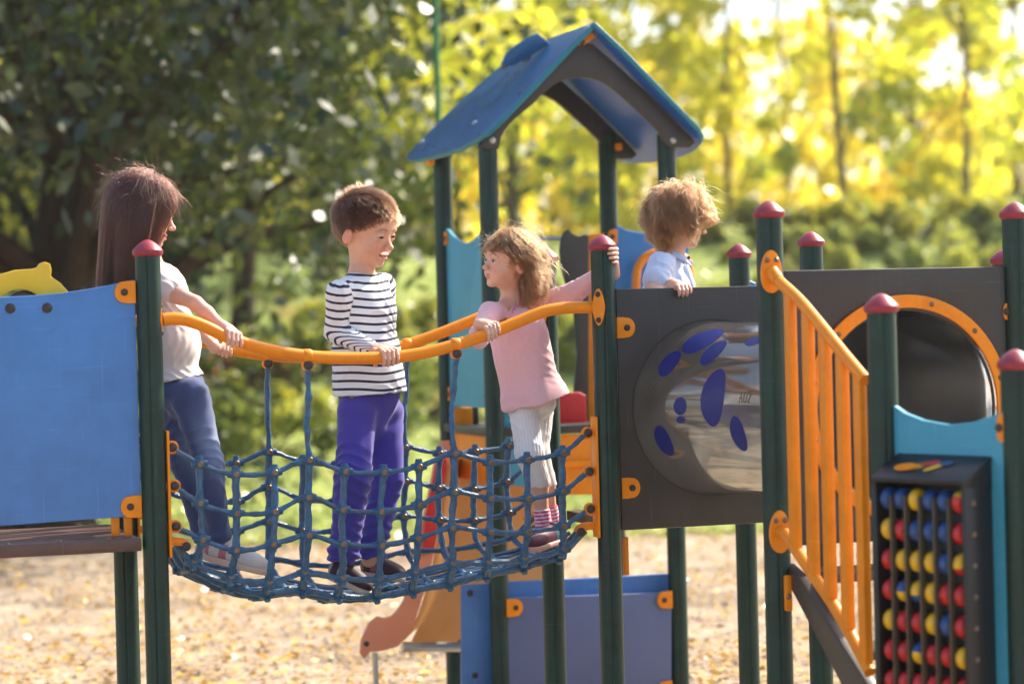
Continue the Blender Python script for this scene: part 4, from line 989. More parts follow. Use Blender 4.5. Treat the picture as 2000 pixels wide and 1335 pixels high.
def stripe_mat(name,base,line,period,width,soft=.04):
    m=bpy.data.materials.new(name); m.use_nodes=True; nt=m.node_tree; N=nt.nodes; K=nt.links; b=N['Principled BSDF']; b.inputs['Roughness'].default_value=.85; b.inputs['Sheen Weight'].default_value=.2; b.inputs['Specular IOR Level'].default_value=.2
    a=N.new('ShaderNodeAttribute'); a.attribute_name='sc'; d=N.new('ShaderNodeMath'); d.operation='DIVIDE'; d.inputs[1].default_value=period; K.new(a.outputs['Fac'],d.inputs[0])
    f=N.new('ShaderNodeMath'); f.operation='FRACT'; K.new(d.outputs[0],f.inputs[0]); r=N.new('ShaderNodeValToRGB'); e=r.color_ramp.elements
    e[0].position=0; e[0].color=(*base,1); e[1].position=1; e[1].color=(*base,1)
    for p,c in ((.5-width/2-soft,base),(.5-width/2,line),(.5+width/2,line),(.5+width/2+soft,base)):
        q=e.new(p); q.color=(*c,1)
    K.new(f.outputs[0],r.inputs['Fac']); K.new(r.outputs['Color'],b.inputs['Base Color'])
    tc=N.new('ShaderNodeTexCoord'); n2=N.new('ShaderNodeTexNoise'); n2.inputs['Scale'].default_value=500; K.new(tc.outputs['Object'],n2.inputs['Vector']); bp=N.new('ShaderNodeBump'); bp.inputs['Strength'].default_value=.5; bp.inputs['Distance'].default_value=.0008; K.new(n2.outputs['Fac'],bp.inputs['Height']); K.new(bp.outputs['Normal'],b.inputs['Normal'])
    return m
def hair_mat(name,col,rough=.32,rnd=.25):
    m=bpy.data.materials.new(name); m.use_nodes=True; nt=m.node_tree; N=nt.nodes
    for n in list(N): N.remove(n)
    h=N.new('ShaderNodeBsdfHairPrincipled'); o=N.new('ShaderNodeOutputMaterial'); h.parametrization='COLOR'; h.inputs['Color'].default_value=(*col,1); h.inputs['Roughness'].default_value=rough; h.inputs['Radial Roughness'].default_value=.4; h.inputs['Random Roughness'].default_value=.3
    nt.links.new(h.outputs[0],o.inputs['Surface']); return m
# ------------------------------------------------------------------ heads
class Head:
    def __init__(s,c,H,yaw,pitch=0,roll=0):
        """c: world centre (local z .5); yaw: degrees from 'towards the camera' to the picture's right; pitch up; roll"""
        a=math.radians(yaw); up=V(0,0,1); right=nrm(V(Rt[0],Rt[1],0)); tow=-hf
        Y=nrm(right*math.sin(a)+tow*math.cos(a)); X=np.cross(Y,up)
        p=math.radians(pitch); Y2=Y*math.cos(p)+up*math.sin(p); Z2=np.cross(X,Y2)
        r=math.radians(roll); X3=X*math.cos(r)+Z2*math.sin(r); Z3=np.cross(X3,Y2)
        s.X,s.Y,s.Z,s.H=X3,Y2,Z3,H; s.O=np.asarray(c)-Z3*H*.5; s.M=np.stack([X3,Y2,Z3])
    def w(s,x,y,z): return s.O+s.H*(x*s.X+y*s.Y+z*s.Z)
    def loc(s,P): return ((P-s.O)@s.M.T)/s.H
    def build(s,g,neck,neckr,mouth=0,smile=0,jaw=1.0,ap=.019):
        s.ap=ap
        H=s.H; E=lambda c,r,k=.05,sub=False,M=None: g.ell(s.w(*c),np.array(r)*H,s.M if M is None else M@s.M,k*H,sub,tag=9)
        C=lambda a,b,ra,rb,k=.04: g.cone(s.w(*a),s.w(*b),ra*H,rb*H,k*H,tag=9)
        E((0,-.06,.615),(.355,.425,.385)); E((0,.13,.60),(.285,.270,.27),.1); E((0,.10,.36),(.27*jaw,.265,.27),.1)
        E((0,.12,.18),(.20*jaw,.21,.155),.08); E((0,.270,.072),(.085,.075,.068),.07)
        for q in(-1,1):
            E((q*.140,.225,.255+smile*.02),(.125,.112,.112+.01*smile),.08)
            E((q*.14,.345,.545),(.09,.035,.03),.05)
        g.cone(s.w(0,-.06,.22),neck,neckr*.97,neckr,.03,tag=8)
        for q in(-1,1): E((q*.140,.405,.452),(.088,.060,.050),.05,True)
        C((0,.360,.46),(0,.425,.335),.026,.036,.035); E((0,.448,.318),(.040,.038,.036),.03)
        for q in(-1,1): E((q*.040,.412,.304),(.030,.034,.026),.018)
        for q in(-1,1): E((q*.018,.426,.280),(.012,.016,.010),.006,True)
        # lids over the eyeballs, then the opening
        for q in(-1,1):
            E((q*.138,.296,.450),(.092,.088,.082),.02); 
        for q in(-1,1):
            E((q*.138,.392,.448),(.058,.050,s.ap),.010,True)
        E((0,.352-.008*(1-smile),.203),(.082+.022*smile,.036,.020),.03); E((0,.350-.010*(1-smile),.158-.008*smile),(.066+.02*smile,.034,.023),.03)
        if smile:
            for xx in (-.125,-.10,-.075,-.05,-.025,0,.025,.05,.075,.10,.125):
                E((xx,.42-1.7*xx*xx,.174+smile*2.4*xx*xx),(.026,.06-1.0*abs(xx)*.3,(.009+mouth*.018)*(1-abs(xx)*6)+.003),.006,True)
        elif mouth: E((0,.42,.180),(.058,.06,.006+mouth*.02),.008,True)
        else: E((0,.43,.181),(.080,.045,.005),.008,True)
        if smile:
            for q in(-1,1): E((q*.095,.36,.192),(.022,.03,.014),.012,True)
        for q in(-1,1):
            th=.25; R_=np.array([[1,0,0],[0,math.cos(th),-math.sin(th)],[0,math.sin(th),math.cos(th)]])
            E((q*.368,-.045,.405),(.034,.082,.118),.02,False,R_); E((q*.30,-.02,.39),(.05,.05,.07),.04)
            E((q*.405,-.035,.415),(.024,.050,.078),.012,True,R_); E((q*.385,-.01,.39),(.018,.022,.03),.008)
        s.mouth=mouth; s.smile=smile
    def eyes(s,parent,iris=(.10,.055,.025),look=(0,0)):
        H=s.H
        for q in(-1,1):
            c=s.w(q*.138,.306,.450); r=.074*H; mb=MB(); ax=nrm(s.Y+s.X*look[0]+s.Z*look[1])
            prof=[(r*math.sin(t),-r*math.cos(t)) for t in np.linspace(.05,math.pi-.66,14)]
            lathe(mb,c,ax,prof,24,0)
            rr=r*math.sin(.68); h0=r*math.cos(.68)
            lathe(mb,c,ax,[(rr,h0-.0002),(rr*.96,h0+r*.06),(rr*.52,h0+r*.12)],20,1)
            lathe(mb,c,ax,[(rr*.50,h0+r*.11),(rr*.3,h0+r*.15),(.0001,h0+r*.165)],16,2)
            ci=mb.obj('eye',[MT['eyewhite'],mat('iris',iris,.15,.6),MT['pupil']],parent)
    def paint(s,P,idx,g,skin,brow,hairc=None,scalp=None,lip=(.50,.16,.14)):
        L=s.loc(P); c=np.tile(np.array(skin),(len(P),1)); x=np.abs(L[:,0])
        tags=np.array([g.ops[i][7] for i in idx]); hd=(tags==9)
        def mixin(w,col):
            nonlocal c; w=np.clip(w,0,1)[:,None]; c=c*(1-w)+np.array(col)*w
        def blob(cx,cy,cz,rx,ry,rz,p=1): return np.clip(1.15-np.sqrt(((x-cx)/rx)**2+((L[:,1]-cy)/ry)**2+((L[:,2]-cz)/rz)**2),0,1)*p*hd
        mixin(blob(.17,.30,.27,.15,.2,.12,.55),(skin[0]*1.0,skin[1]*.68,skin[2]*.66))
        mixin(blob(0,.47,.31,.07,.1,.06,.35),(skin[0]*1.0,skin[1]*.75,skin[2]*.72))
        mixin(blob(.385,-.04,.40,.06,.14,.16,.55),(skin[0]*1.0,skin[1]*.66,skin[2]*.6))
        lipz=np.where(L[:,2]>.181,blob(0,.40,.196,.088,.12,.027),blob(0,.40,.163,.072,.12,.032))
        mixin(np.clip(lipz*4,0,1)*(L[:,1]>.33)*.85,lip)
        mo=blob(0,.37,.180,.085+.02*s.smile,.06,.010+s.mouth*.022)
        if s.mouth: 
            ins=(np.abs(L[:,2]-.180-s.smile*2.4*x*x)<.008+s.mouth*.016*(1-x*6))&(x<.05+.055*s.smile)&(L[:,1]<.360-1.2*x*x)&(L[:,1]>.28)&hd
            c[ins]=(.20,.04,.035)
        # brows and lash line
        bz=.548+.03*(1-((x-.14)/.09)**2)-.012; w=np.exp(-((L[:,2]-bz)/.016)**2)*np.clip((x-.05)/.02,0,1)*np.clip((.235-x)/.03,0,1)*(L[:,1]>.2)*hd; mixin(w*.75,brow)
        ez=((x-.138)/.068)**2+((L[:,2]-.450)/.0325)**2; ez=((x-.138)/.062)**2+((L[:,2]-.448)/(s.ap+.006))**2; w=np.exp(-((ez-1)/.34)**2)*(L[:,2]>.450)*(L[:,1]>.24)*hd; mixin(w*.85,(.05,.03,.02))
        w=np.exp(-((ez-1)/.35)**2)*(L[:,2]<=.452)*(L[:,1]>.24)*hd; mixin(w*.3,(.25,.10,.07))
        if scalp is not None: mixin((scalp(L)>0)*hd*.95*1.0,hairc)
        return c
MT['eyewhite']=mat('eye_white',(.80,.76,.72),.2,.6); MT['pupil']=mat('pupil',(.004,.004,.004),.08,.8); MT['teeth']=mat('teeth',(.85,.80,.70),.3,.5)
def hairline(L,front=.80,temple=.63,ear=.44,behind=.26,nape=.10):
    y=L[:,1]; zl=np.interp(y,[-.5,-.33,-.16,-.06,.02,.16,.28,.40,.6],[nape,nape,behind,.50,ear,ear+.06,temple,front,front+.05])
    return L[:,2]-zl
# ------------------------------------------------------------------ hands
def hand(g,c,a,n,b,R,wrist,s=1.0,th0=-25,th1=185,sp=.0135,thumb=1,wr=.0175,spread=0,thl=1.0,tin=False):
    """fingers closed round a bar: c centre on the bar under the middle finger, a bar direction (towards the thumb side), n from the bar to the knuckles, b direction the fingers curl towards"""
    a,n,b=nrm(a),nrm(n),nrm(b); f=.0062*s; kn=[]
    for i,(ln,rr) in enumerate(((.93,1.0),(1.0,1.03),(.95,1.0),(.76,.88))):
        off=a*(1.5-i)*sp*s; tot=math.radians(th1-th0)*ln*(.9+.1*thl); t0=math.radians(th0+(4 if i in(0,3) else 0)); P=[]
        for q in (0,.40,.68,.86,1.0):
            t=t0+tot*q; rad=R+f*rr*.95; P.append(c+off*(1+spread*q)+ (n*math.cos(t)+b*math.sin(t))*rad)
        r=[f*rr*1.22,f*rr*1.12,f*rr*1.02,f*rr*.95,f*rr*.84]; g.chain(P,r,.0016,tag=7); kn.append(P[0])
        # knuckle bumps
        g.ell(P[1],[f*rr*1.16]*3,k=.003,tag=7)
    w=np.asarray(wrist)
    for i,p in enumerate(kn):
        g.cone(w+(p-w)*.30+a*(1.5-i)*.004*s,p,.0125*s,.0088*s,.010,tag=7)
    g.cone(w,(kn[1]+kn[2])/2*.55+w*.45,wr*s,.0150*s,.016,tag=7)
    base=w+(kn[0]-w)*.40+a*.010*s
    t=math.radians(th0-8); p1=c+a*(2.6*sp*s)*thumb+(n*math.cos(t)+b*math.sin(t))*(R+f*1.2); t2=math.radians(th0-75)
    p2=c+a*(3.1*sp*s)*thumb+(n*math.cos(t2)+b*math.sin(t2))*(R+f*1.05); t3=math.radians(th0-125); p3=c+a*(2.9*sp*s)*thumb+(n*math.cos(t3)+b*math.sin(t3))*(R+f*.95)
    if tin: p2=p1*.8+w*.2; p3=p1*.7+w*.3
    g.chain([base,p1*.75+base*.25,p2,p3],[.0105*s,.0085*s,.0074*s,.0062*s],.004,tag=7)
def shoe(parent,heel,toe,up,s,col,sole,accent=None,name='shoe',ankle=None):
    T=nrm(toe-heel); N_=nrm(up-T*np.dot(up,T)); S_=np.cross(T,N_); ln=np.linalg.norm(toe-heel); g=SDF(); M_=np.stack([T,S_,N_])
    g.ell(heel+T*ln*.20+N_*.026*s,(ln*.24,.029*s,.034*s),M_,.01); g.ell(heel+T*ln*.50+N_*.024*s,(ln*.36,.031*s,.030*s),M_,.015); g.ell(heel+T*ln*.78+N_*.018*s,(ln*.24,.034*s,.024*s),M_,.015)
    g.cone(heel+T*ln*.24+N_*.03*s,heel+T*ln*.26+N_*.060*s,.027*s,.026*s,.012); g.cone(heel+T*ln*.34+N_*.045*s,heel+T*ln*.62+N_*.030*s,.018*s,.014*s,.012)
    g.cut(heel+N_*.004*s,-N_); g.cut(heel+T*ln*.25+N_*.064*s,nrm(N_-T*.25))
    P,Q=g.mesh(.0028); idx=g.near(P); c=np.tile(np.array(col),(len(P),1)); L=(P-heel)@M_.T
    if accent is not None:
        c[(np.abs(L[:,0]-ln*.30)<.012)&(L[:,2]<.05*s)]=accent; c[L[:,0]<ln*.06]=accent
    o=obj_vq(name,P,Q,MT['leather'],parent,c)
    g=SDF(); g.ell(heel+T*ln*.22,(ln*.255,.032*s,.05*s),M_,.012); g.ell(heel+T*ln*.52,(ln*.36,.033*s,.05*s),M_,.02); g.ell(heel+T*ln*.78,(ln*.25,.0365*s,.05*s),M_,.02)
    g.cut(heel+N_*.0085*s,N_); g.cut(heel-N_*.010*s,-N_)
    P,Q=g.mesh(.0028); obj_vq('sole',P,Q,MT['leather'],o,np.tile(np.array(sole),(len(P),1)))
    mb=MB()
    for k in range(4):
        u=ln*(.40+.065*k); zz=(.060-.0070*k)*s
        tube(mb,crom([heel+T*u-S_*.013*s+N_*(zz-.006),heel+T*(u+.002)+N_*(zz+.002),heel+T*u+S_*.013*s+N_*(zz-.006)],4),.0017,6)
    mb.obj('lace',MT['lace'],o); return o
MT['lace']=mat('lace',(.55,.52,.5),.8)
# ------------------------------------------------------------------ hair
def grow(head,n,mask,length,steps,whorl=(0,-.18,.99),gravity=.0,stiff=.7,noise=.0,nf=9,offset=(.012,.05),lift=.25,curl=0,curlf=18,target=None,rnd=0,clump=0,lenvar=.25,seed=1,collide=True,extra=None,wisps=0):
    """strands grown in head units; returns world points (n,steps,3)"""
    rg=np.random.default_rng(seed); R=[]
    cr=V(.355,.425,.385)*1.0; cc=V(0,-.06,.615)
    while sum(map(len,R))<n:
        q=rg.normal(size=(n*2,3)); q/=np.linalg.norm(q,axis=1)[:,None]; p=cc+q*cr; R.append(p[mask(p)>0])
    p=np.concatenate(R)[:n]; N_=(p-cc)/cr**2; N_/=np.linalg.norm(N_,axis=1)[:,None]
    wv=V(*whorl); d=p-wv; d-=N_*np.sum(d*N_,1)[:,None]; d/=np.linalg.norm(d,axis=1)[:,None]+1e-6
    if target is not None: tt=target(p); wt=np.asarray(tt[1],float).reshape(-1,1); d=d*(1-wt)+tt[0]*wt
    gl=head.M@V(0,0,-1); layer=rg.uniform(offset[0],offset[1],n)
    cl=np.sin(p*nf+seed)*1.0; cl2=np.stack([np.sin(p[:,1]*nf*2.3+p[:,2]*nf*1.7+seed),np.sin(p[:,2]*nf*2.1+p[:,0]*nf*1.9),np.sin(p[:,0]*nf*2.6+p[:,1]*nf)],1)
    dirr=d+N_*lift+cl2*noise+rg.normal(0,rnd,(n,3)); dirr/=np.linalg.norm(dirr,axis=1)[:,None]
    ln=length(p)*(1+rg.uniform(-lenvar,lenvar*.5,n)); st_=ln/(steps-1); out=[p.copy()]; phase=cl2[:,0]*2.8+cl2[:,1]*1.5+rg.uniform(-.18,.18,n)
    wsp=rg.random(n)<wisps
    for i in range(1,steps):
        t=i/(steps-1)
        f=dirr*stiff+gl*gravity*(1-wsp*.6)[:,None]
        if curl:
            side=np.cross(dirr,N_); f=f+curl*(side*np.sin(t*curlf*ln/np.mean(ln)+phase)[:,None]+N_*.5*np.cos(t*curlf+phase*1.3)[:,None])
        f=f+rg.normal(0,rnd*.5,(n,3))*(1+3*wsp[:,None])+cl2*noise*.25
        dirr=f/(np.linalg.norm(f,axis=1)[:,None]+1e-9); p=p+dirr*st_[:,None]
        if collide:
            for c_,r_ in ((cc,cr),(V(0,.10,.36),V(.275,.27,.28)),(V(0,.12,.60),V(.29,.275,.275))):
                rr=r_+0; q=(p-c_)/rr; k=np.linalg.norm(q,axis=1); lim=1+layer/.4
                ins=k<lim
                if ins.any():
                    nn=(p[ins]-c_)/rr**2; nn/=np.linalg.norm(nn,axis=1)[:,None]; p[ins]=c_+(p[ins]-c_)*(lim[ins]/k[ins])[:,None]
                    dd=dirr[ins]; s=np.minimum(np.sum(dd*nn,1),0); dirr[ins]=dd-nn*s[:,None]
        if extra is not None: p,dirr=extra(p,dirr,t,layer)
        out.append(p.copy())
    out=np.stack(out,1)
    if clump:
        # pull strands towards clump guides, stronger at the tips
        ng=max(8,n//clump); gi=rg.choice(n,ng,replace=False); G=out[gi]; r0=out[:,0]
        best=np.zeros(n,int)
        for a in range(0,n,2000): best[a:a+2000]=np.argmin(((r0[a:a+2000,None,:]-G[None,:,0,:])**2).sum(2),1)
        tt=np.linspace(0,1,steps)[None,:,None]**1.2*.62*rg.uniform(.5,1,n)[:,None,None]; tt*= (1-wsp[:,None,None]); out=out*(1-tt)+(G[best]+(r0-G[best][:,0])[:,None,:]*.35)*tt
    return head.O+head.H*(out@head.M)
def strands(name,P,m,parent,r=.00032,tip=.3):
    n,k,_=P.shape; hc=bpy.data.hair_curves.new(name); hc.add_curves([k]*n)
    hc.points.foreach_set('position',P.astype(np.float32).ravel()) if hasattr(hc.points,'foreach_set') else None
    try: a=hc.attributes['radius']
    except KeyError: a=hc.attributes.new('radius','FLOAT','POINT')
    prof=np.interp(np.linspace(0,1,k),[0,.5,1],[1,.9,tip])*r; a.data.foreach_set('value',np.tile(prof,n).astype(np.float32))
    hc.materials.append(m); o=bpy.data.objects.new(name,hc); COL.objects.link(o); o.parent=parent
    if parent.type=='EMPTY': o.matrix_parent_inverse=Matrix.Translation(-parent.location)
    return o
def haircap(head,mask,parent,m,off=.018,name='hair'):
    cr=V(.355,.425,.385)*(1+off/.4); cc=V(0,-.06,.615); A,B=64,96; vs=[]
    for i in range(A+1):
        th=math.pi*i/A
        for j in range(B):
            ph=2*math.pi*j/B; vs.append(cc+cr*V(math.sin(th)*math.cos(ph),math.sin(th)*math.sin(ph),math.cos(th)))
    vs=np.array(vs); ok=mask(vs)>-.005; fs=[]
    for i in range(A):
        for j in range(B):
            q=[i*B+j,(i+1)*B+j,(i+1)*B+(j+1)%B,i*B+(j+1)%B]
            if all(ok[k] for k in q): fs.append(q)
    W_=head.O+head.H*(vs@head.M); o=mesh_from(name,W_,fs,m,parent)
    bm=bmesh.new(); bm.from_mesh(o.data); bmesh.ops.delete(bm,geom=[v for v in bm.verts if not v.link_faces],context='VERTS'); bmesh.ops.remove_doubles(bm,verts=bm.verts,dist=1e-5); bm.to_mesh(o.data); bm.free()
    md=o.modifiers.new('s','SOLIDIFY'); md.thickness=.004; md.offset=-1
    return o
def cb(r,t,u=0):
    """direction in the camera's horizontal frame: right, towards the camera, up"""
    return nrm(hr_*r-hf*t+Z_*u)
def torso_frame(facing_deg,up=Z_):
    a=math.radians(facing_deg); F_=hr_*math.sin(a)-hf*math.cos(a); U_=nrm(up); F_=nrm(F_-U_*np.dot(F_,U_)); S_=np.cross(F_,U_); return np.stack([S_,F_,U_])
# ================================================================== BOY IN STRIPES
def boy():
    t=thing('person','smiling short haired boy in navy striped shirt and blue trousers standing mid bridge','person',tuple(onv(700,1120,.24)),'children on the play structure')
    vb=.235; P=lambda x,y,v=vb: onv(x,y,v)
    hd=Head(P(716,447,.235),.224,58,-13,-3); neck=P(706,548,.25)
    Mt=torso_frame(32,nrm(P(712,560)-P(722,800)))
    rs=P(662,572,.165); ls=P(748,558,.32); rel=P(656,648,.20); rwr=P(733,684,.075); lel=P(748,655,.42); lwr=P(745,690,W-.05)
    chest=P(706,608,.245); belly=P(716,690,.245); pelv=P(723,775,.245)
    cR,tR=railpt(764); c2_,t2_=railpt(828,True)
    g=SDF()
    hd.build(g,neck,.036,mouth=.8,smile=1,ap=.015)
    g.cone(neck+Z_*.01,(rs+neck)/2-Z_*.008,.030,.028,.03,tag=1); g.cone(neck+Z_*.01,(ls+neck)/2-Z_*.008,.030,.028,.03,tag=1)
    g.ell(chest,(.088,.060,.105),Mt,.03,tag=1); g.ell(belly,(.082,.058,.09),Mt,.03,tag=1); g.ell(pelv,(.085,.062,.07),Mt,.03,tag=1)
    g.chain([rs,rel],[.030,.024],.015,tag=2); g.chain([rel,rwr],[.024,.0165],.012,tag=2); g.chain([ls,lel],[.030,.024],.015,tag=3); g.chain([lel,lwr],[.024,.0165],.012,tag=3)
    hand(g,cR,-tR,Z_*1.0+Y_*.15,NV,RAILR,rwr,1.0,-30,165,.0142,thl=1)
    hand(g,c2_+V(-.03,0,0),tR,Z_,Y_,RAILR,lwr,1.0,-30,150,.0142)
    hipR=P(697,814,.20); hipL=P(752,814,.30); knR=P(690,930,.13); knL=P(757,935,.27); anR=P(672,1080,.175); anL=P(722,1092,.30)
    g.chain([hipR,knR,anR],[.050,.036,.026],.02,tag=4); g.chain([hipL,knL,anL],[.050,.036,.026],.02,tag=4)
    mask=lambda L: hairline(L,.80,.66,.50,.30,.13)
    Pv,Q=g.mesh(.006,[(hd.w(0,0,.45),hd.H*.60,.0019),(cR,.05,.0016)],2); idx=g.near(Pv)
    skin=(.66,.37,.25); hc=(.13,.06,.028)
    cols=hd.paint(Pv,idx,g,skin,(.16,.08,.04),hc,mask)
    tg=np.array([g.ops[i][7] for i in idx]); 
    obj_vq('body',Pv,Q,MT['skin'],t,cols)
    hd.eyes(t,(.06,.04,.02),(.1,-.10))
    mb=MB(); q=[hd.w(x,.344-1.0*x*x,.190+1.6*x*x) for x in np.linspace(-.085,.085,9)]; q2=[p-hd.Z*.014*hd.H for p in q]; q3=[p-hd.Y*.02*hd.H for p in q]
    mb.add(q+q2,[[i,i+1,10+i,9+i] for i in range(8)]); mb.obj('teeth',MT['teeth'],t)
    # shirt
    g=SDF(); e=.009
    g.ell(chest,(.108+e,.078+e,.105),Mt,.04,tag=1); g.ell(belly,(.103+e,.080+e,.10),Mt,.05,tag=1); g.ell(pelv-Mt[2]*.0,(.102+e,.078+e,.085),Mt,.05,tag=1)
    g.cone(neck-Mt[2]*.010,rs,.040,.036,.04,tag=1); g.cone(neck-Mt[2]*.010,ls,.040,.036,.04,tag=1)
    g.ell(P(723,792,.245),(.113,.112,.085),Mt,.04,tag=1); g.ell(P(720,738,.245),(.112,.094,.085),Mt,.04,tag=1)
    g.chain([rs,rel],[.0385,.0345],.016,tag=2); g.chain([rel,rwr+(rel-rwr)*.12],[.034,.0255],.012,tag=2)
    g.chain([ls,lel],[.041,.0345],.012,tag=3); g.chain([lel,lwr+(lel-lwr)*.12],[.034,.0255],.012,tag=3)
    g.ell(neck+Z_*.030,(.047,.044,.030),Mt,.006,True); hemp=P(723,768); g.cut(hemp,-Mt[2]-Mt[0]*.03)
    g.cut(rwr+(rel-rwr)*.10,nrm(rwr-rel),.002)if False else None
    Pv,Q=g.mesh(.0034,(),2); Nn=vnorm(Pv,Q); idx=g.near(Pv); tg=np.array([g.ops[i][7] for i in idx])
    sc=np.zeros(len(Pv)); sc+=((Pv-chest)@Mt[2])+.004*np.sin((Pv@Mt[0])*30)
    for tag_,a,b,c in ((2,rs,rel,rwr),(3,ls,lel,lwr)):
        m=tg==tag_; d1=nrm(b-a); d2=nrm(c-b); t1=(Pv[m]-a)@d1; l1=np.linalg.norm(b-a); t2=(Pv[m]-b)@d2
        sc[m]=-(t1+.02)
        w=np.clip((t1-l1*.8)/(l1*.35),0,1); sc[m]=-((1-w)*t1+w*(l1+t2))+.010
    Pv=folds(Pv,Nn,.0042,36,1.3,(.5,.1,.75))
    obj_vq('shirt',Pv,Q,stripe_mat('navy_stripes',(.74,.77,.80),(.018,.020,.05),.0255,.27),t,None,{'sc':sc})
    # trousers
    g=SDF(); g.ell(pelv-Mt[2]*.005,(.096,.068,.06),Mt,.03); 
    g.chain([pelv+Mt[2]*.02-Mt[0]*-.030,hipR+Z_*.02],[.052,.058],.02); g.chain([pelv+Mt[2]*.02-Mt[0]*.030,hipL+Z_*.02],[.052,.058],.02); g.chain([hipR,knR,anR+(anR-knR)*.02],[.059,.054,.046],.02); g.chain([hipL,knL,anL+(anL-knL)*.02],[.055,.052,.044],.012)
    g.ell(anR+V(0,0,.0),(.050,.048,.032),None,.015); g.ell(anL+V(0,0,.0),(.048,.046,.032),None,.015)
    g.cone((hipR+hipL)/2+Z_*.02,(hipR+hipL)/2-Z_*.025,.06,.045,.03)
    g.cut(anR-Z_*.028,-Z_)
    Pv,Q=g.mesh(.004); Nn=vnorm(Pv,Q); Pv=folds(Pv,Nn,.0060,22,2.1,(.35,.3,.9))
    low=np.clip((anR[2]+.13-Pv[:,2])/.13,0,1); Pv=Pv+Nn*(.005*low*np.sin(Pv[:,2]*190+3*np.sin(Pv[:,0]*40)))[:,None]
    tr=obj_vq('trousers',Pv,Q,MT['cloth'],t,np.tile(V(.058,.046,.31),(len(Pv),1)))
    lathe_c=P(688,776,.155); bolt(tr,lathe_c,NV,.004,'bolt','rivet')
    # dark shoes
    shoe(t,P(640,1118,.20)-V(0,0,.005),P(722,1158,.13),Z_+V(.1,0,0),1.0,(.035,.014,.02),(.62,.48,.36),(.3,.3,.32))
    shoe(t,P(705,1118,.33),P(790,1130,.28),Z_,1.0,(.035,.014,.02),(.5,.4,.32),(.25,.1,.12))
    hm=hair_mat('brown_hair',(.066,.029,.014),.35); cap=haircap(hd,mask,t,mat('hair_base',(.09,.04,.02),.8),.004)
    ln=lambda p: np.interp(p[:,2],[.2,.55,.75,1.0],[.045,.075,.12,.19])*np.where(p[:,1]>.2,1.15,1)
    fr=lambda p:(np.stack([p[:,0]*.2+.15,np.ones(len(p))*.9,-.2+0*p[:,0]],1),np.clip((p[:,2]-.6)*1.5,0,.75)*(p[:,1]>-.25))
    S1=grow(hd,15000,mask,ln,6,whorl=(.05,-.36,.90),gravity=.06,stiff=1,noise=.10,offset=(.006,.07),lift=.55,rnd=.10,clump=22,target=fr,seed=3)
    cow=lambda L: np.where((np.abs(L[:,0])<.13)&(L[:,1]<-.12)&(L[:,1]>-.34)&(L[:,2]>.7),1,-1)
    S2=grow(hd,260,cow,lambda p:np.full(len(p),.12),6,whorl=(0,.3,1.1),gravity=0,stiff=1,lift=1.4,offset=(.02,.1),rnd=.10,clump=20,seed=5,noise=.1)
    strands('hair_strands',np.concatenate([S1,S2]),hm,cap,.00042)
    return t
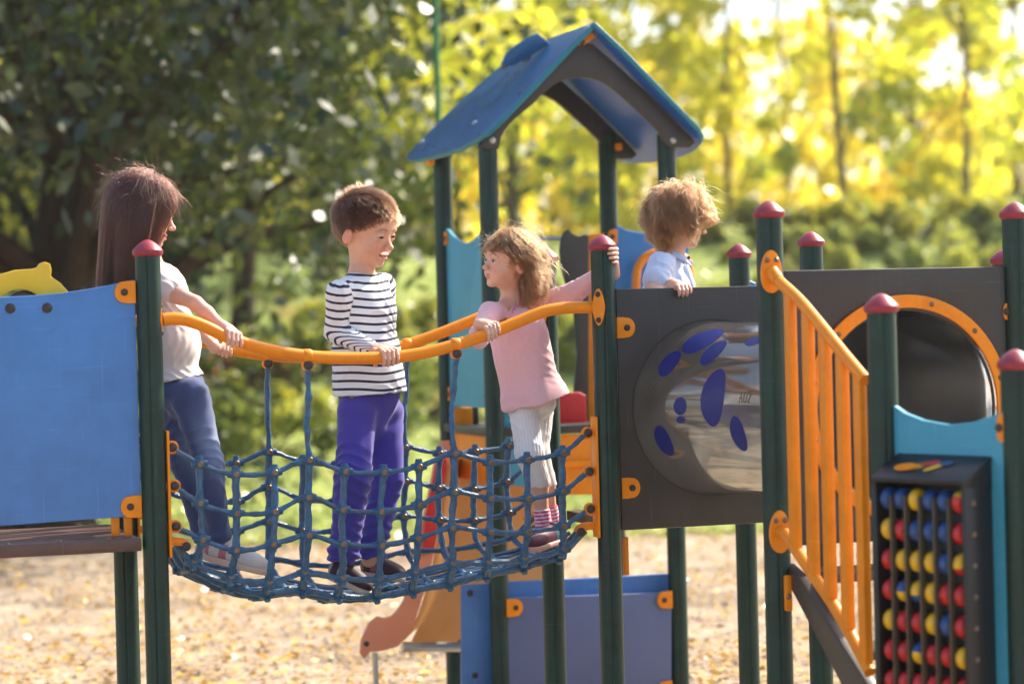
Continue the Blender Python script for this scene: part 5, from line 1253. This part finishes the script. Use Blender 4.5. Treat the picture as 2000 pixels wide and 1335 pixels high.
# ================================================================== LONG HAIRED GIRL
def girl():
    t=thing('person','long dark haired girl in white tee and jeans holding both rails at bridge left end','person',tuple(onv(440,1090,.24)),'children on the play structure')
    vb=.23; P=lambda x,y,v=vb: onv(x,y,v)
    hd=Head(P(281,409,.24),.218,93,-12,0); neck=P(288,508,.25)
    Mt=torso_frame(72,nrm(P(315,520)-P(352,760)))
    rs=P(308,552,.165); ls=P(300,545,.36); rel=P(382,592,.06); rwr=P(436,640,.012); lel=P(365,625,.47); lwr=P(420,678,W-.03)
    chest=P(322,580,.26); belly=P(345,670,.26); pelv=P(350,755,.26)
    cR,tR=railpt(459); cL,_=railpt(520,True); 
    g=SDF(); hd.build(g,neck,.034,mouth=.3,smile=1,ap=.016)
    g.cone(neck,(rs+neck)/2,.03,.027,.03,tag=1); g.cone(neck,(ls+neck)/2,.03,.027,.03,tag=1)
    g.ell(chest,(.080,.056,.10),Mt,.03,tag=1); g.ell(belly,(.074,.055,.09),Mt,.03,tag=1); g.ell(pelv,(.082,.065,.07),Mt,.03,tag=1)
    g.chain([rs,rs*.45+rel*.55-V(0,0,.003),rel],[.028,.0255,.0215],.015,tag=2); g.chain([rel,rel*.6+rwr*.4,rwr],[.0215,.0215,.0145],.012,tag=2)
    g.chain([ls,lel],[.029,.0225],.015,tag=3); g.chain([lel,lwr],[.0225,.0150],.012,tag=3)
    hand(g,cR,-tR,Z_+Y_*.1,NV,RAILR,rwr,.98,-30,165,.0140)
    hand(g,railpt(498,True)[0]+V(.012,0,0),tR,Y_*.6+Z_*.7,Y_*-.3-Z_,RAILR,lwr,.95,-40,170,.0140) if False else hand(g,cL+V(-.012,0,0),-tR,Z_+Y_*.2,NV,RAILR,lwr,.95,-30,175,.0138)
    hipR=P(372,775,.19); hipL=P(345,778,.33); knR=P(408,905,.15); knL=P(362,905,.33); anR=P(428,1045,.16); anL=P(398,1045,.34)
    g.chain([hipR,knR,anR],[.050,.035,.024],.02,tag=4); g.chain([hipL,knL,anL],[.050,.035,.024],.02,tag=4)
    mask=lambda L: hairline(L,.80,.68,.50,.30,.10)
    Pv,Q=g.mesh(.006,[(hd.w(0,0,.45),hd.H*.60,.0022),(cR,.05,.0016),(cL,.05,.0018)],2); idx=g.near(Pv)
    skin=(.68,.39,.28); cols=hd.paint(Pv,idx,g,skin,(.06,.03,.02),(.03,.012,.01),mask); obj_vq('body',Pv,Q,MT['skin'],t,cols)
    hd.eyes(t,(.05,.03,.02),(0,-.15))
    g=SDF(); e=.009
    g.ell(chest,(.086+e,.060+e,.105),Mt,.03); g.ell(belly,(.084+e,.060+e,.10),Mt,.04); g.ell(pelv,(.090+e,.072+e,.075),Mt,.03)
    g.cone(neck-Z_*.012,rs,.030,.036,.03); g.cone(neck-Z_*.012,ls,.030,.036,.03)
    g.cone(rs,rs*.62+rel*.38,.040,.036,.012); g.cone(ls,ls*.62+lel*.38,.040,.036,.012)
    g.ell(neck+Z_*.03,(.045,.042,.03),Mt,.006,True); g.cut(P(360,738),nrm(-Mt[2]+Mt[1]*.03))
    Pv,Q=g.mesh(.0038); Nn=vnorm(Pv,Q); Pv=folds(Pv,Nn,.004,34,4.1,(.6,.2,.7))
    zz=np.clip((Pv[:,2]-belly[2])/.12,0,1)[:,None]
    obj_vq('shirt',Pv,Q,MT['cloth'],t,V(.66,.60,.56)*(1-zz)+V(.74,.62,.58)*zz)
    g=SDF(); g.ell(pelv-Z_*.005,(.088,.072,.07),Mt,.03); g.chain([hipR,knR,anR],[.061,.043,.034],.02); g.chain([hipL,knL,anL],[.061,.043,.034],.012)
    g.cone((hipR+hipL)/2+Z_*.02,(hipR+hipL)/2-Z_*.02,.06,.05,.03); g.ell(anR,(.040,.038,.020),None,.01); g.ell(anL,(.040,.038,.020),None,.01)
    Pv,Q=g.mesh(.004); Nn=vnorm(Pv,Q); Pv=folds(Pv,Nn,.0045,24,7.1,(.2,.2,1)); Lh=(Pv-knR); fade=np.exp(-((Pv[:,2]-knR[2]-.05)/.09)**2)[:,None]*np.clip(Nn@nrm(Mt[1]-Y_*.5),0,1)[:,None]
    tr=obj_vq('trousers',Pv,Q,MT['cloth'],t,V(.050,.072,.17)*(1-fade)+V(.20,.26,.40)*fade)
    shoe(t,P(402,1086,.20),P(520,1116,.10),Z_+V(.12,0,0),1.06,(.62,.58,.56),(.70,.50,.38),(.45,.16,.2))
    shoe(t,P(385,1068,.36),P(470,1100,.36),Z_,1.0,(.6,.56,.55),(.6,.45,.36),(.45,.16,.2))
    hm=hair_mat('dark_brown_hair',(.034,.010,.006),.30); cap=haircap(hd,mask,t,mat('hair_base_dark',(.02,.009,.007),.6),.004)
    def tgt(p):
        sx=np.sign(p[:,0]+.02); d=np.stack([sx*.9,-.35+0*p[:,0]-.5*(p[:,1]>.1),-.4+0*p[:,0]],1); return d,np.full(len(p),.55)
    def ext(p,d,tt,layer):
        # long hair hangs behind the neck and shoulders: keep it off the face and the throat
        fz=(p[:,1]>.20+.0*p[:,2])&(p[:,2]<.62); p=p.copy(); p[fz,1]-=.030; 
        low=p[:,2]<.25; 
        p[low,0]*=.990; p[low,1]-=.004
        return p,d
    S1=grow(hd,15000,mask,lambda p:np.interp(p[:,2],[.1,.5,1.],[1.15,1.5,1.9]),26,whorl=(0,.12,1.05),gravity=.38,stiff=.8,noise=.05,nf=7,offset=(.012,.085),lift=.12,rnd=.015,clump=40,target=tgt,seed=8,lenvar=.10,extra=ext)
    S3=grow(hd,500,mask,lambda p:np.full(len(p),.40),12,whorl=(0,.12,1.05),gravity=.10,stiff=1,noise=.1,offset=(.05,.12),lift=.45,rnd=.10,seed=19,wisps=.3)
    strands('hair_strands',S1,hm,cap,.00050,.6); strands('flyaway_strands',S3,hm,cap,.00022)
    # a solid core inside the hanging hair so that it never shows through
    gl=SDF(); a=hd.w(0,-.12,.55); 
    gl.ell(hd.w(0,-.12,.55),V(.36,.36,.42)*hd.H,hd.M,.02); gl.cone(hd.w(0,-.16,.3),P(250,545,.27),.058,.05,.04)
    gl.cone(hd.w(.14,-.12,.3),P(246,560,.22),.038,.036,.04); gl.cone(hd.w(-.14,-.12,.3),P(246,560,.33),.038,.036,.04)
    gl.ell(hd.w(0,.42,.40),V(.5,.30,.5)*hd.H,hd.M,.02,True)
    Pv,Q=gl.mesh(.005); Nn=vnorm(Pv,Q); obj_vq('hair_mass',Pv,Q,bpy.data.materials['hair_base_dark'],cap)
    mb=MB(); q=hd.w(.30,.12,.86); rbox(mb,q,hd.Y,hd.Z,hd.X,.010,.004,.004,.002); mb.obj('hair_clip',mat('clip',(.25,.02,.12),.3),t)
    return t
# ================================================================== TODDLER
def toddler():
    t=thing('person','little curly haired girl in pink tunic and white leggings holding the bridge end post','person',tuple(onv(1065,1075,.2)),'children on the play structure')
    vb=.22; P=lambda x,y,v=vb: onv(x,y,v)
    hd=Head(P(993,508,.22),.186,-60,8,5); neck=P(1000,592,.25)
    up=nrm(P(1010,600)-P(1035,780)); Mt=torso_frame(-28,up)
    rs=P(957,612,.16); ls=P(1062,592,.30); rel=P(938,655,.045); rwr=P(936,668,.02); lel=P(1120,572,.20); lwr=P(1180,533,.055)
    chest=P(1012,652,.23); belly=P(1024,715,.23); pelv=P(1040,780,.23)
    cR,tR=railpt(957)
    g=SDF(); hd.build(g,neck,.030,mouth=.12,jaw=1.03,ap=.021)
    g.cone(neck,(rs+neck)/2,.026,.024,.03,tag=1); g.cone(neck,(ls+neck)/2,.026,.024,.03,tag=1)
    g.ell(chest,(.070,.054,.086),Mt,.03,tag=1); g.ell(belly,(.070,.056,.08),Mt,.03,tag=1); g.ell(pelv,(.074,.058,.06),Mt,.03,tag=1)
    g.chain([rs,rel,rwr],[.026,.0215,.0165],.012,tag=2); g.chain([ls,lel,lwr],[.027,.022,.0155],.012,tag=3)
    hand(g,cR,-tR,Z_+Y_*.1-X_*.1,NV,RAILR,cR+V(-.034,.018,.026),.90,-35,150,.0138)
    # left hand round the top of the post: fingers come forward on its right side
    pc=V(L,0,onv(1195,500,0)[2]); hand(g,pc,Z_,X_,NV,PR+.0015,V(L+.050,.034,onv(1195,530,0)[2]-.010),.95,-22,84,.0145,tin=True)
    g.cone(lwr,V(L+.050,.034,onv(1195,530,0)[2]-.010),.0160,.0155,.01,tag=3)
    hipR=P(1024,806,.20); hipL=P(1052,802,.27); knR=P(1034,885,.16); knL=P(1046,882,.24); anR=P(1060,1000,.16); anL=P(1076,1005,.26)
    anR_=P(1060,1012,.17)
    g.chain([hipR,knR,P(1052,945,.17),anR_],[.043,.032,.029,.0195],.02,tag=4); g.chain([hipL,knL,P(1066,945,.25),anL],[.043,.032,.028,.020],.02,tag=4)
    mask=lambda L: hairline(L,.78,.66,.50,.30,.12)
    Pv,Q=g.mesh(.006,[(hd.w(0,0,.45),hd.H*.60,.0017),(cR,.045,.0016),(pc,.05,.0017)],2); idx=g.near(Pv)
    skin=(.66,.385,.27); cols=hd.paint(Pv,idx,g,skin,(.22,.12,.06),(.22,.12,.06),mask,lip=(.52,.17,.16)); obj_vq('body',Pv,Q,MT['skin'],t,cols)
    hd.eyes(t,(.08,.05,.03),(.05,.08))
    # tunic
    g=SDF(); e=.008
    g.ell(chest,(.092+e,.062+e,.090),Mt,.03); g.ell(P(1024,705),(.100,.076,.10),Mt,.04); 
    g.ell(P(1048,792),(.120,.112,.115),Mt,.06)
    g.cone(neck-up*.012,rs,.026,.032,.025); g.cone(neck-up*.012,ls,.026,.033,.025)
    g.chain([rs,rel,rwr*.9+rel*.1],[.037,.033,.026],.014,tag=2); g.chain([ls,lel,lwr+(lel-lwr)*.22],[.038,.034,.030],.014,tag=3)
    nb=neck+Mt[1]*.022
    g.ell(nb+Z_*.018,(.037,.036,.030),Mt,.005,True); g.cone(nb+Mt[1]*.040+up*.004,nb+Mt[1]*.056-up*.066,.030,.006,.004,sub=True)
    cutn=nrm(P(1113,765)-P(983,804)); cn=np.cross(cutn,Y_); cn=cn if cn[2]<0 else -cn; g.cut(P(1045,785),cn)
    Pv,Q=g.mesh(.0034); Nn=vnorm(Pv,Q); 
    hfz=np.clip((chest[2]+.02-Pv[:,2])/.25,0,1); Pv=Pv+Nn*(.006*hfz*np.sin(((Pv-chest)@Mt[0])*55+1.2*np.sin((Pv@Mt[2])*9)))[:,None]
    Pv=folds(Pv,Nn,.0022,30,2.5,(.55,.1,.75)); Lc=(Pv-neck)@Mt.T; tg=g.near(Pv)
    cl=np.tile(V(.76,.45,.47),(len(Pv),1)); a9=nb+Mt[1]*.045+up*.01; d9=(Mt[1]*.022-up*.075); h9=np.clip(((Pv-a9)@d9)/(d9@d9),0,1); vm=(np.linalg.norm(Pv-a9-h9[:,None]*d9,axis=1)<.036-.030*h9)&(np.array([g.ops[i][7] for i in tg])==0); cl[vm]=skin; 
    tu_=obj_vq('tunic',Pv,Q,MT['cloth'],t,cl)
    # lace trim and bow at the neck
    mb=MB(); fr_=Mt[1]
    for s in(-1,1):
        a=nb+fr_*.012+Mt[0]*s*.040+up*.004; b=nb+fr_*.050-up*.066; pts=crom([a,(a+b)/2+fr_*.012+Mt[0]*s*.003,b],8)
        for i,p in enumerate(pts): rbox(mb,p+Mt[0]*s*.003*(i%2),Mt[0],fr_,up,.0035,.0025,.0035,.001)
    for s in(-1,1): tube(mb,crom([b,b+Mt[0]*s*.02+up*.008,b+Mt[0]*s*.024-up*.004,b+fr_*.004],5),.0028,6); tube(mb,crom([b,b+Mt[0]*s*.006-up*.018,b+Mt[0]*s*.010-up*.038],5),.0024,6)
    mb.obj('lace_trim',mat('pink_trim',(.55,.22,.30),.8),tu_)
    # ribbed leggings
    calfR=P(1052,940,.17); calfL=P(1066,948,.25)
    g=SDF(); g.ell(pelv-up*.01,(.078,.064,.06),Mt,.03); g.chain([hipR,knR,calfR],[.048,.043,.037],.018,tag=1); g.chain([hipL,knL,calfL],[.048,.042,.036],.012,tag=2)
    g.cut(P(1062,952),nrm(-Z_+X_*.1))
    Pv,Q=g.mesh(.0030); Nn=vnorm(Pv,Q); idx=g.near(Pv); ang=np.zeros(len(Pv))
    for i in np.unique(idx):
        op=g.ops[i]; m=idx==i
        if op[0]!='c': continue
        d=nrm(op[2]-op[1]); x=nrm(np.cross(d,Y_)); y=np.cross(d,x); q=Pv[m]-op[1]; ang[m]=np.arctan2(q@y,q@x)
    Pv=folds(Pv,Nn,.0022,34,9,(0,0,1)); Pv=Pv+Nn*(.0008*np.sin(ang*26))[:,None]; shade=(1-.10*(np.sin(ang*26)<-.5))[:,None]
    obj_vq('leggings',Pv,Q,MT['cloth'],t,np.tile(V(.78,.75,.73),(len(Pv),1))*shade)
    for an,kn in ((anR_,calfR),(anL,calfL)):
        g=SDF(); d=nrm(an-kn); g.chain([an-d*.030,an+d*.028],[.0262,.0275],.01); g.cut(an-d*.030,-d); Pv,Q=g.mesh(.0022); s_=(Pv@d)/.0115; cl=np.where((s_%1<.5)[:,None],V(.62,.05,.22),V(.80,.66,.68)); obj_vq('sock',Pv,Q,MT['cloth'],t,cl)
    shoe(t,P(1096,1048,.21)-V(0,0,.004),P(1030,1072,.06),Z_+V(0,-.12,0),.94,(.10,.016,.045),(.72,.42,.36),(.05,.25,.28))
    shoe(t,P(1086,1040,.32),P(1035,1055,.24),Z_,.94,(.10,.016,.045),(.7,.42,.36),(.05,.25,.28))
    hm=hair_mat('light_brown_hair',(.105,.046,.018),.34); cap=haircap(hd,mask,t,mat('hair_base_light',(.20,.11,.055),.8),.004)
    def tgt(p):
        back=np.stack([p[:,0]*.4,-.9+0*p[:,0],-.25+0*p[:,0]],1); front=np.stack([.75+0*p[:,0],.25+0*p[:,0],-.55+0*p[:,0]],1)
        w=(p[:,1]>.24)[:,None]; return np.where(w,front,back),.65
    def ext(p,d,tt,layer):
        p=p.copy(); f=(p[:,1]>.12)&(p[:,2]<.60)&(np.abs(p[:,0])<.42); p[f,1]-=.05*np.clip((p[f,1]-.12)*4,0,1); e=(p[:,2]<.58)&(p[:,1]>-.15)&(p[:,1]<.3)&(np.abs(p[:,0])>.2)&(p[:,2]>-.2); p[e,1]-=.045; d=d.copy(); d[e,1]-=.3; return p,d
    ln=lambda p: np.where(p[:,1]>.28,.30,np.interp(p[:,2],[.1,.5,1.],[.50,.72,1.0]))
    S1=grow(hd,11000,mask,ln,18,whorl=(.12,-.1,1.0),gravity=.28,stiff=.75,noise=.12,nf=6,offset=(.010,.080),lift=.20,curl=.40,curlf=12,rnd=.012,clump=90,target=tgt,seed=11,lenvar=.3,extra=ext,wisps=.03)
    S3=grow(hd,450,mask,lambda p:np.full(len(p),.36),12,whorl=(.1,.3,1.0),gravity=.06,stiff=.9,noise=.3,nf=14,offset=(.04,.16),lift=.6,curl=.4,curlf=9,rnd=.12,seed=12,wisps=.5)
    strands('hair_strands',S1,hm,cap,.00045); strands('flyaway_strands',S3,hm,cap,.00024)
    mb=MB(); q=hd.w(.36,-.38,.62)
    for k in range(6): a=k*math.pi/3; lathe(mb,q+hd.Z*.008*math.cos(a)+hd.Y*.008*math.sin(a),hd.X,[(.004,-.002),(.006,0),(.004,.003)],8)
    mb.obj('hair_clip',mat('purple_clip',(.18,.02,.22),.4),t)
    return t
# ================================================================== CURLY CHILD BEHIND THE PANEL
def child():
    t=thing('person','curly blond child in pale blue collared shirt leaning on the dark panel','person',tuple(onv(1300,1060,.22)),'children on the play structure')
    vb=.16; P=lambda x,y,v=vb: onv(x,y,v)
    hd=Head(P(1332,424,.17),.186,100,-12,2); neck=P(1314,499,.18)
    Mt=torso_frame(78); rs=P(1291,520,.09); ls=P(1320,514,.27); rel=P(1274,572,.03); rwr=P(1312,568,.02); lel=P(1350,590,.30); lwr=P(1400,600,.24)
    chest=P(1302,575,.17); belly=P(1300,650,.17); pelv=P(1300,720,.17)
    zt=ZTP; bar=onv(1334,563,-.012)
    g=SDF(); hd.build(g,neck,.030,mouth=.2)
    g.cone(neck,(rs+neck)/2,.026,.024,.03,tag=1); g.cone(neck,(ls+neck)/2,.026,.024,.03,tag=1)
    g.ell(chest,(.072,.052,.09),Mt,.03,tag=1); g.ell(belly,(.070,.056,.085),Mt,.03,tag=1); g.ell(pelv,(.074,.058,.06),Mt,.03,tag=1)
    g.chain([rs,rel,rwr],[.030,.0265,.0185],.012,tag=2); g.chain([ls,lel,lwr],[.028,.022,.0155],.012,tag=3); g.ell(lwr,(.03,.018,.03),k=.01,tag=3)
    hand(g,V(bar[0],-.012,zt-.012),-X_,Z_*1+Y_*.25,NV,.012,V(rwr[0],.018,zt+.012),.92,-50,150,.0142,tin=True)
    kn=[P(1296,850,.14),P(1304,850,.24)]; an=[P(1298,955,.14),P(1306,955,.24)]
    for s in(0,1): g.chain([pelv+V(0,(-.04,.04)[s],-.03),kn[s],an[s]],[.045,.033,.022],.02,tag=4)
    mask=lambda L: hairline(L,.74,.60,.42,.24,.08)
    Pv,Q=g.mesh(.006,[(hd.w(0,0,.45),hd.H*.60,.0020),(V(bar[0],-.01,zt-.01),.045,.0017)],2); idx=g.near(Pv)
    skin=(.66,.37,.27); cols=hd.paint(Pv,idx,g,skin,(.25,.14,.07),(.2,.11,.05),mask); obj_vq('body',Pv,Q,MT['skin'],t,cols); hd.eyes(t,(.08,.06,.04),(0,0))
    g=SDF(); e=.009; g.ell(chest,(.084+e,.070+e,.10),Mt,.03); g.ell(belly,(.086+e,.072+e,.11),Mt,.03)
    g.cone(neck-Z_*.014,rs,.028,.036,.03); g.cone(neck-Z_*.014,ls,.028,.036,.03); g.cone(rs,rs*.50+rel*.50,.046,.046,.018); g.cone(ls,ls*.45+lel*.55,.039,.036,.014)
    g.ell(neck+Z_*.03,(.040,.038,.028),Mt,.006,True); g.cut(P(1300,735),-Z_); g.cut(rs*.42+rel*.58-Z_*.012,nrm(rel-rs+X_*-.2),.002) if False else None
    Pv,Q=g.mesh(.0034); Nn=vnorm(Pv,Q); Pv=folds(Pv,Nn,.0042,42,3.3,(.8,.1,.35)); sh=obj_vq('shirt',Pv,Q,MT['cloth'],t,np.tile(V(.52,.60,.78),(len(Pv),1)))
    # standing collar band open at the front
    vs=[];n=30
    for i in range(n+1):
        a=math.radians(35+290*i/n); d=Mt[1]*math.cos(a)*1.0+Mt[0]*math.sin(a); op=abs(i/n-.5)*2
        c0=neck-Z_*(.008+.030*op**4)+Mt[1]*.006
        vs+= [c0+d*.044,c0+d*(.040)+Z_*.040+Mt[1]*.006*op,c0+d*(.056+.012*op**3)+Z_*(.006-.014*op**3)+Mt[1]*.014*op**3]
    fs=[]
    for i in range(n): fs+=[[3*i,3*i+3,3*i+4,3*i+1],[3*i+1,3*i+4,3*i+5,3*i+2]]
    co_=mesh_from('collar',vs,fs,mat('collar_cloth',(.50,.57,.74),.85,.2,.05,30,.4,400),sh); md=co_.modifiers.new('s','SOLIDIFY'); md.thickness=.0025; md2=co_.modifiers.new('b','SUBSURF'); md2.levels=1; md2.render_levels=1
    bolt(sh,onv(1345,503,.095),nrm(NV+X_*.5),.0045,'boltdark','button')
    g=SDF(); g.ell(pelv,(.082,.066,.065),Mt,.03)
    for s in(0,1): g.chain([pelv+V(0,(-.04,.04)[s],-.03),kn[s],an[s]],[.052,.042,.036],.02)
    Pv,Q=g.mesh(.005); obj_vq('trousers',Pv,Q,MT['cloth'],t,np.tile(V(.06,.08,.16),(len(Pv),1)))
    for s in(0,1): shoe(t,an[s]-X_*.03-Z_*.06,an[s]+X_*.11-Z_*.06,Z_,.95,(.1,.1,.12),(.6,.55,.5))
    hm=hair_mat('blond_brown_hair',(.115,.047,.016),.33); cap=haircap(hd,mask,t,mat('hair_base_blond',(.16,.08,.035),.8),.02)
    def tgt(p):
        fr=np.stack([p[:,0]*.6,.8+0*p[:,0],-.25+0*p[:,0]],1); bk=np.stack([p[:,0]*.9,-.7+0*p[:,0],-.6+0*p[:,0]],1); return np.where((p[:,1]>.05)[:,None],fr,bk),.45
    ln=lambda p: np.where(p[:,1]>.15,.50,np.interp(p[:,2],[.1,.5,1.],[.34,.55,.80]))
    def ext(p,d,tt,layer):
        p=p.copy(); f=(p[:,1]>.20)&(p[:,2]<.50); p[f,1]-=.04; return p,d
    S1=grow(hd,12000,mask,ln,16,whorl=(0,-.22,1.0),gravity=.22,stiff=.8,noise=.2,nf=8,offset=(.015,.15),lift=.38,curl=.42,curlf=11,rnd=.012,clump=110,target=tgt,seed=21,lenvar=.25,extra=ext,wisps=.03)
    S3=grow(hd,380,mask,lambda p:np.full(len(p),.38),12,whorl=(0,-.2,1.0),gravity=.05,stiff=.9,noise=.3,nf=14,offset=(.06,.2),lift=.7,curl=.45,curlf=9,rnd=.12,seed=22,wisps=.5)
    strands('hair_strands',S1,hm,cap,.00046); strands('flyaway_strands',S3,hm,cap,.00024)
    return t
for f_ in (boy,girl,toddler,child): f_()
